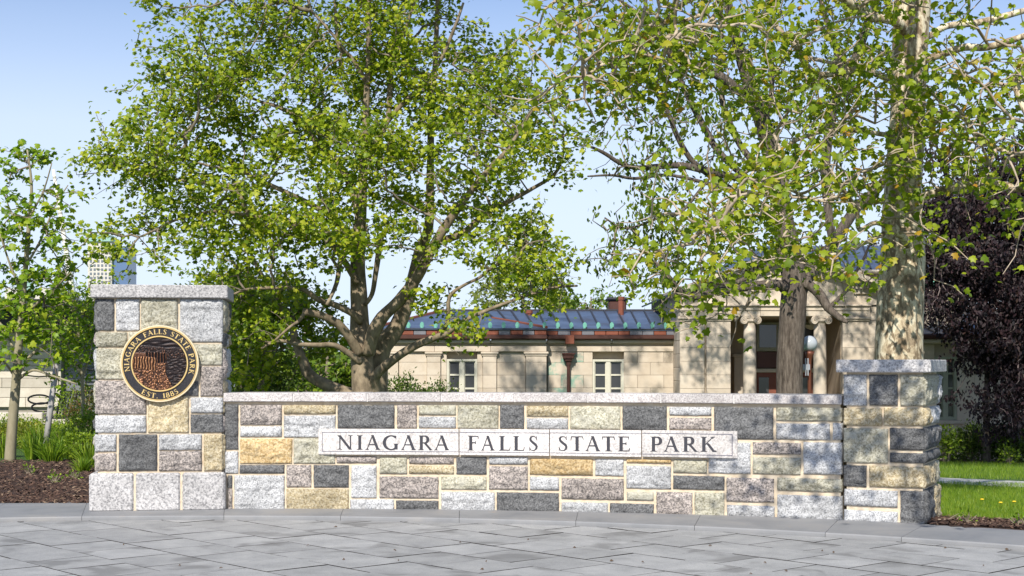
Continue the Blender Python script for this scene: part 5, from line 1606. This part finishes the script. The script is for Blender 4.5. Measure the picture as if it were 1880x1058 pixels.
# copper beech
tree('copper_beech', 'dark purple copper beech with drooping twigs in front of the right building wing', 'tree', 50, (1812,845), 42.5,
 [(1812,850,14),(1811,790,12),(1812,720,11),(1815,640,10),(1822,540,9),(1830,420,7),(1840,300,4)],
 [([(1815,640,6),(1780,560,5),(1740,500,4),(1710,480,3)], 42.5, 41), ([(1818,560,6),(1850,500,5),(1880,480,4)], 42.5, 41), ([(1822,500,6),(1770,430,5),(1720,400,3)], 42.5, 41.6), ([(1830,430,5),(1870,380,4),(1900,350,3)], 42.5, 42), ([(1815,600,5),(1860,590,4),(1900,620,3)], 42.5, 41)],
 [(1790,400,100,55,42,2.2,1),(1790,490,100,60,41.8,2.2,1.1),(1850,560,60,70,41.6,2,1.1),(1735,560,45,45,41.5,1.4,1),(1840,640,50,50,41.4,1.6,1),(1780,600,50,40,41.5,1.6,.8),(1850,330,70,60,42.4,2.2,.9),(1865,710,30,40,41.4,1.2,.7),(1720,470,40,50,41.8,1.2,.9),(1812,690,26,50,41.4,.8,.7),(1940,500,80,160,42,2.5,1),(1770,650,40,30,41.4,.8,.7),(1850,760,40,50,41.2,1.0,.9),(1800,740,30,50,41.2,.8,.6),(1880,660,50,120,41.6,1.6,1),(1720,380,40,60,42,1.6,1),(1720,300,40,40,42.5,1.6,.6)],
 4200, 19, .14, TO, LF_BEECH, BARK_DARK, bark_mat('grey_beech_twig', [(.3, (.10,.075,.07)), (.7, (.24,.19,.18))], .5, 8, .2, .01), clump=8, sig=.34, rscale=.006, rmax=.04, droop=.9, spread=.15, flare=.2)
# ------------------------------------------------------------------ shrubs, grasses, small things
LF_SHRUB = leaf_mat('shrub_leaf', [(0, (.08,.14,.010)), (.5, (.16,.25,.014)), (1, (.30,.38,.025))], .3)
LF_OLIVE = leaf_mat('olive_shrub_leaf', [(0, (.10,.13,.012)), (.5, (.19,.23,.018)), (.9, (.30,.32,.03)), (1, (.34,.20,.05))], .3)
LF_BOX = leaf_mat('boxwood_leaf', [(0, (.04,.075,.010)), (.5, (.075,.125,.014)), (1, (.13,.18,.02))], .25)
LF_GRASS = leaf_mat('grass_blade', [(0, (.08,.16,.010)), (.5, (.16,.28,.016)), (1, (.32,.40,.04))], .35)
LF_RED = leaf_mat('reddish_shrub_leaf', [(0, (.06,.08,.015)), (.6, (.12,.12,.02)), (1, (.20,.08,.04))], .3)

def shrub(label, seed, px, py, D, w, h, mat, n=1600, ls=.055, group=None, tmpl=TO, name='shrub', cat='shrub', pal=BARK_TWIG, zoff=0):
    """leafy bush: stems from the ground, leaves in a lumpy dome; (px, py) is its foot"""
    rng = np.random.default_rng(seed)
    x, y = Xp(px, D), D; z = ground_z(x, y) + zoff
    root = empty(name, (x, y, z), label, cat, group)
    st = MB(); tips = []
    for k in range(14):
        a = rng.uniform(0, 2*math.pi); r = w/2*rng.uniform(.2, .9); hh = h*rng.uniform(.6, .98)*(1-.35*(r/(w/2))**2)
        p = [Vector((x+.06*math.cos(a), y+.06*math.sin(a), z-.03)), Vector((x+r*.5*math.cos(a), y+r*.5*math.sin(a), z+hh*.55)), Vector((x+r*math.cos(a), y+r*math.sin(a), z+hh))]
        st.tube(p, [.012, .008, .003], 5); tips.append(p)
    st.build('stems', pal, root)
    nc = 90
    C = rng.normal(0, 1, (nc, 3)); C /= np.linalg.norm(C, axis=1, keepdims=True); C *= (rng.random(nc)**.45)[:,None]
    C = np.array([x, y, z+h*.5]) + C*np.array([w/2, w/2, h*.5])*.9
    for p in tips:
        C = np.vstack([C, np.array(p[2])])
    i = rng.integers(0, len(C), n)
    P = C[i] + rng.normal(0, .07*(w+h)/2, (n, 3)); P[:,2] = np.maximum(P[:,2], z+.02)
    out = P - np.array([x, y, z+h*.3]); out /= np.linalg.norm(out, axis=1, keepdims=True)
    t = out + rng.normal(0, .6, (n, 3)); nn = np.array([0,0,.6]) + SD*.5 + out*.3 + rng.normal(0, .45, (n, 3))
    mobj('foliage', leaves_mesh('foliage', P, t, nn, ls*rng.uniform(.6, 1.3, n), tmpl), mat, root, None, 'stuff')
    return root
def grass_clump(label, seed, px, py, D, r, h, n=170, name='grass_clump', group='ornamental grass clumps in the mulch bed', mat=None):
    rng = np.random.default_rng(seed)
    x, y = Xp(px, D), D; z = ground_z(x, y)
    V, F = [], []
    for k in range(n):
        a = rng.uniform(0, 2*math.pi); q = r*.35*math.sqrt(rng.random()); lean = rng.uniform(.1, 1.0)*r; L = h*rng.uniform(.55, 1.05); w = rng.uniform(.006, .011)
        bx, by = x+q*math.cos(a), y+q*math.sin(a); s = rng.uniform(0, 2*math.pi)
        wx, wy = w*math.cos(s), w*math.sin(s); b = len(V)
        for t, ww in ((0, 1), (.4, .9), (.75, .6)):
            zz = L*(t-.25*lean/r*t*t)
            V += [(bx+lean*t**1.7*math.cos(a)-wx*ww, by+lean*t**1.7*math.sin(a)-wy*ww, z+zz), (bx+lean*t**1.7*math.cos(a)+wx*ww, by+lean*t**1.7*math.sin(a)+wy*ww, z+zz)]
        V.append((bx+lean*math.cos(a), by+lean*math.sin(a), z+L*(1-.25*lean/r)))
        for j in (0, 2): F += [(b+j, b+j+1, b+j+3), (b+j, b+j+3, b+j+2)]
        F.append((b+4, b+5, b+6))
    o = mobj(name, np_mesh(name, V, F), mat or LF_GRASS); tag(o, label, 'grass clump', group, 'thing'); return o

# left bed
stake = empty('tree_stake', (Xp(82, 25), 25, ground_z(Xp(82, 25), 25)), 'weathered grey wooden stake leaning beside the young tree', 'stake')
m = MB(); m.tube([at(81, 845, 25), at(90, 770, 25), at(104, 668, 25.1)], [.055, .053, .05], 9); m.build('pole', bark_mat('weathered_grey_wood', [(.3, (.24,.22,.21)), (.7, (.42,.40,.38))], .12, 14, .5, .01), stake, None, True)
m = MB(); m.tube([at(101, 690, 25.0), at(70, 692, 24.2), at(34, 688, 23.1)], .012, 5); m.build('tie', BLK, stake)
sh = [('low spreading olive green shrub at the left edge of the bed', 5, 27.5, 1.1, .5, LF_OLIVE), ('low olive shrub right behind the young tree', 55, 27.0, .95, .45, LF_OLIVE), ('olive shrub under the bench end, left of the stake', 88, 28.2, .9, .42, LF_OLIVE),
      ('bright leafy shrub right of the stake foot', 118, 26.8, .85, .5, LF_SHRUB), ('taller green shrub right of the bench, close to the pillar', 140, 29.5, 1.3, 1.15, LF_SHRUB), ('shrub of yellow-green leaves against the pillar side', 168, 25.0, .9, .85, LF_SHRUB),
      ('reddish twiggy shrub behind the pillar edge', 158, 27.5, .8, 1.25, LF_RED), ('low green shrub behind the grasses beside the pillar', 150, 23.4, .7, .5, LF_SHRUB), ('small bright green shrub under the seat wall at left', 48, 31.5, 1.2, .4, LF_SHRUB), ('green shrub at the far left under the seat wall', -15, 30.5, 1.4, .5, LF_SHRUB)]
for k, (lab, px, D, w, h, mt) in enumerate(sh):
    shrub(lab, 100+k, px, 800, D, w, h, mt, 1500, .055, 'shrubs in the bed left of the tall pillar')
gc = [('bright grass tuft just right of the young tree foot', 62, 23.8, .34, .55), ('bright arching grass tuft right in front of the stake', 96, 22.9, .42, .48), ('grass tuft between stake and tall pillar', 140, 23.6, .40, .55), ('grass tuft left of the young tree trunk', 6, 24.2, .35, .5),
      ('tall grass tuft behind the stake foot', 76, 25.4, .35, .65), ('grass tuft touching the tall pillar side', 164, 22.3, .36, .5), ('grass tuft behind, between two others right of the stake', 118, 24.6, .34, .6), ('small grass tuft by the mulch edge near the pillar', 152, 21.2, .22, .28)]
for k, (lab, px, D, r, h) in enumerate(gc):
    grass_clump(lab, 140+k, px, 0, D, r, h)
for k, (px, D, lab) in enumerate(((55, 20.4, 'tiny green weed in the mulch, nearest the left edge'), (100, 19.2, 'tiny green weed in the middle of the mulch'), (137, 20.0, 'tiny green weed in the mulch beside the grasses'), (1775, 14.0, 'small green weed in the right mulch strip'), (1870, 13.8, 'small green weed at the right edge in the mulch'))):
    shrub(lab, 170+k, px, 0, D, .22, .16, LF_GRASS, 40, .05, 'weeds in the mulch', TO, 'weed', 'weed')

# mulch chips
def chips(name, seed, n, gen, zoff):
    rng = np.random.default_rng(seed); V, F = [], []
    k = 0
    while k < n:
        p = gen(rng)
        if p is None: continue
        x, y = p; z = ground_z(x, y)+zoff
        a, b = rng.uniform(0, 6.28), rng.uniform(-.6, .6); l, w = rng.uniform(.012, .05), rng.uniform(.004, .012)
        dx, dy, dz = l*math.cos(a)*math.cos(b), l*math.sin(a)*math.cos(b), l*math.sin(b)
        q = len(V)
        V += [(x-dx-w*math.sin(a), y-dy+w*math.cos(a), z-dz), (x-dx+w*math.sin(a), y-dy-w*math.cos(a), z-dz), (x+dx+w*math.sin(a), y+dy-w*math.cos(a), z+dz), (x+dx-w*math.sin(a), y+dy+w*math.cos(a), z+dz), (x, y, z+.012)]
        F += [(q, q+1, q+4), (q+1, q+2, q+4), (q+2, q+3, q+4), (q+3, q, q+4)]
        k += 1
    mc = Mat('mulch_chip', .95); f = mc.island()
    mc.base(mc.ramp(f, [(0, (.025,.014,.011)), (.5, (.075,.040,.028)), (.85, (.14,.08,.055)), (1, (.30,.21,.14))]))
    mobj(name, np_mesh(name, V, F), mc.m, None, None, 'stuff')
chips('mulch_chips', 1, 9000, lambda r: (r.uniform(-8.2, -3.9), 16.1 + 7*r.random()**1.6), .045)
def gen_r(r):
    y = r.uniform(12.2, 15.0); x = r.uniform(3.9, 6.9)
    d = math.hypot(x-WC.x, y-WC.y)
    return (x, y) if 16.05 < d < 17.05 and x > 4.1 else None
chips('mulch_chips', 2, 5000, gen_r, .04)
# lawn blades on the right
def blades(seed, n, gen, hh):
    rng = np.random.default_rng(seed); V, F = [], []
    k = 0
    while k < n:
        p = gen(rng)
        if p is None: continue
        x, y = p; z = ground_z(x, y)
        a = rng.uniform(0, 6.28); l = hh*rng.uniform(.5, 1.2); w = .0045; b = len(V); ln = l*rng.uniform(.1, .7); c = rng.uniform(0, 6.28)
        V += [(x-w*math.cos(a), y-w*math.sin(a), z-.01), (x+w*math.cos(a), y+w*math.sin(a), z-.01), (x+ln*math.cos(c), y+ln*math.sin(c), z+l)]
        F.append((b, b+1, b+2)); k += 1
    mobj('grass', np_mesh('grass', V, F), LF_GRASS, None, None, 'stuff')
def gen_l(r):
    y = 14.2 + 11*r.random()**1.5; x = r.uniform(.27*y, .40*y)
    d = math.hypot(x-WC.x, y-WC.y)
    return (x, y) if d > 16.85 + .12*NZ(x*2, y*2, 1) else None
blades(3, 42000, gen_l, .075)
blades(4, 14000, lambda r: (lambda y: (r.uniform(.29, .40)*y, y))(r.uniform(28, 42)), .10)
YEL = plain('dandelion_yellow', (.75,.52,.02), .7)
for k, (px, py, D) in enumerate(((1837, 921, 16.6), (1803, 908, 17.3), (1862, 917, 16.9))):
    x, y = Xp(px, D), D; z = ground_z(x, y)
    f = empty('dandelion', (x, y, z), ('yellow dandelion in the lawn, nearest the right edge', 'yellow dandelion in the lawn, nearest the stone pillar', 'yellow dandelion in the lawn, between the other two')[(1, 2, 0)[k] if k != 0 else 2] if False else ('yellow dandelion between two others in the lawn', 'yellow dandelion in the lawn, closest to the stone pillar', 'yellow dandelion in the lawn, closest to the right edge')[k], 'flower', 'dandelions in the lawn')
    m = MB(); m.tube([(x, y, z), (x, y, z+.10)], .003, 4); m.build('stem', LF_GRASS, f)
    m = MB(); m.lathe([(.004, .095), (.024, .105), (.020, .115), (.004, .118)], 10, (x, y, z)); m.build('bloom', YEL, f)
# fallen twig on the right mulch
tg = empty('fallen_twig', at(1745, 955, 13.9), 'bare forked twig lying on the mulch beside the right pillar', 'twig')
zt = lambda p: Vector((p.x, p.y, ground_z(p.x, p.y)+.05))
a, b, c, d = zt(at(1722, 960, 14.15)), zt(at(1742, 955, 14.2)), zt(at(1760, 945, 14.5)), zt(at(1752, 952, 14.1))
m = MB(); m.tube([a, b, c+Vector((0,0,.04))], [.006, .005, .002], 5); m.build('stem', BARK_PTWIG, tg)
m = MB(); m.tube([b, d+Vector((0,0,.02))], [.004, .002], 5); m.build('side_twig', BARK_PTWIG, tg)

# hedges by the building
hb = [(715, 46.0, 1.5, 2.6), (742, 46.6, 1.5, 2.75), (770, 46.3, 1.5, 2.5), (798, 46.8, 1.4, 2.6), (822, 46.5, 1.1, 2.35), (425, 37.5, 1.6, 2.3), (462, 38.5, 1.5, 2.1), (505, 40, 1.6, 2.2)]
hl = ['clipped green bush at the wing left end, right of the plane tree trunk', 'second green bush right of the plane tree trunk', 'middle green bush under the pilastered wall', 'green bush left of the first window', 'small green bush under the first window', 'green bush just right of the tall pillar', 'green bush at the foot of the leafy tree beyond the wall', 'green bush left of the leaning trunk']
for k, (px, D, w, h) in enumerate(hb):
    shrub(hl[k], 200+k, px, 0, D, w, h, LF_BOX, 2200, .10, 'bushes seen over the wall', TO, 'bush', 'bush')
rb = [(1762, 43.5, 1.5, .95), (1788, 43.0, 1.6, 1.15), (1815, 43.4, 1.6, 1.1), (1845, 42.8, 1.6, 1.2), (1872, 43.2, 1.6, 1.1), (1900, 43, 1.6, 1.1)]
rl = ['dark bush right below the right wing window', 'dark bush left of the beech stem', 'dark bush at the beech stem', 'dark bush right of the beech stem', 'dark bush at the right edge of the photo', 'dark bush cut by the right edge']
for k, (px, D, w, h) in enumerate(rb):
    shrub(rl[k], 230+k, px, 0, D, w, h, LF_BOX, 1500, .10, 'dark bushes along the right wing', TO, 'bush', 'bush')
shrub('bright green plant with red tips beside the right pillar, below the window', 260, 1737, 0, 42.0, .9, 1.15, LF_SHRUB, 500, .12, None, TO, 'garden_plant', 'plant')
shrub('small pale flowering plant at the right edge bed', 261, 1853, 0, 41.0, .6, .6, LF_SHRUB, 250, .10, None, TO, 'garden_plant', 'plant')
# litter on the plaza
def litter():
    rng = np.random.default_rng(77); V, F = [], []
    spots = [(1055, 1007), (885, 1047), (1122, 1031), (845, 998), (1378, 1056), (1405, 1035), (1180, 1034), (725, 1012), (330, 1040), (1510, 1013), (1530, 1016)]
    for k in range(26):
        px, py = spots[k] if k < len(spots) else (rng.uniform(0, 1880), rng.uniform(968, 1056))
        D = FPX*(EYE+.018)/(py-HY); x, y = Xp(px, D), D
        a = rng.uniform(0, 6.28); l = rng.uniform(.008, .03) if k > 10 else rng.uniform(.012, .03); b = len(V)
        for q in range(5):
            r = l*rng.uniform(.5, 1); V.append((x+r*math.cos(a+q*1.257), y+r*.6*math.sin(a+q*1.257), -.016+rng.uniform(0, .012)))
        V.append((x, y, .002)); F += [(b+q, b+(q+1) % 5, b+5) for q in range(5)]
    mobj('leaf_litter', np_mesh('leaf_litter', V, F), plain('dry_brown_litter', (.10,.065,.04), .9), None, None, 'stuff')
litter()

# seed balls hanging from the plane tree
pt = bpy.data.objects['plane_tree']
BALL = plain('dark_seed_ball', (.06,.045,.03), .95)
for px, py, D in ((203,362,28.6), (183,346,28.8), (208,340,28.7), (307,40,29.5), (640,395,28), (330,505,28), (990,365,29.2), (1018,338,29.3), (455,500,28), (262,448,28.4), (560,330,28.5), (420,240,28.9)):
    c = at(px, py, D); m = MB()
    m.lathe([(.003, -.022), (.016, -.017), (.022, 0), (.016, .017), (.003, .022)], 8, tuple(c))
    m.tube([c+Vector((0,0,.02)), c+Vector((.02,.01,.16))], .0035, 4)
    m.build('seed_ball', BALL, pt)
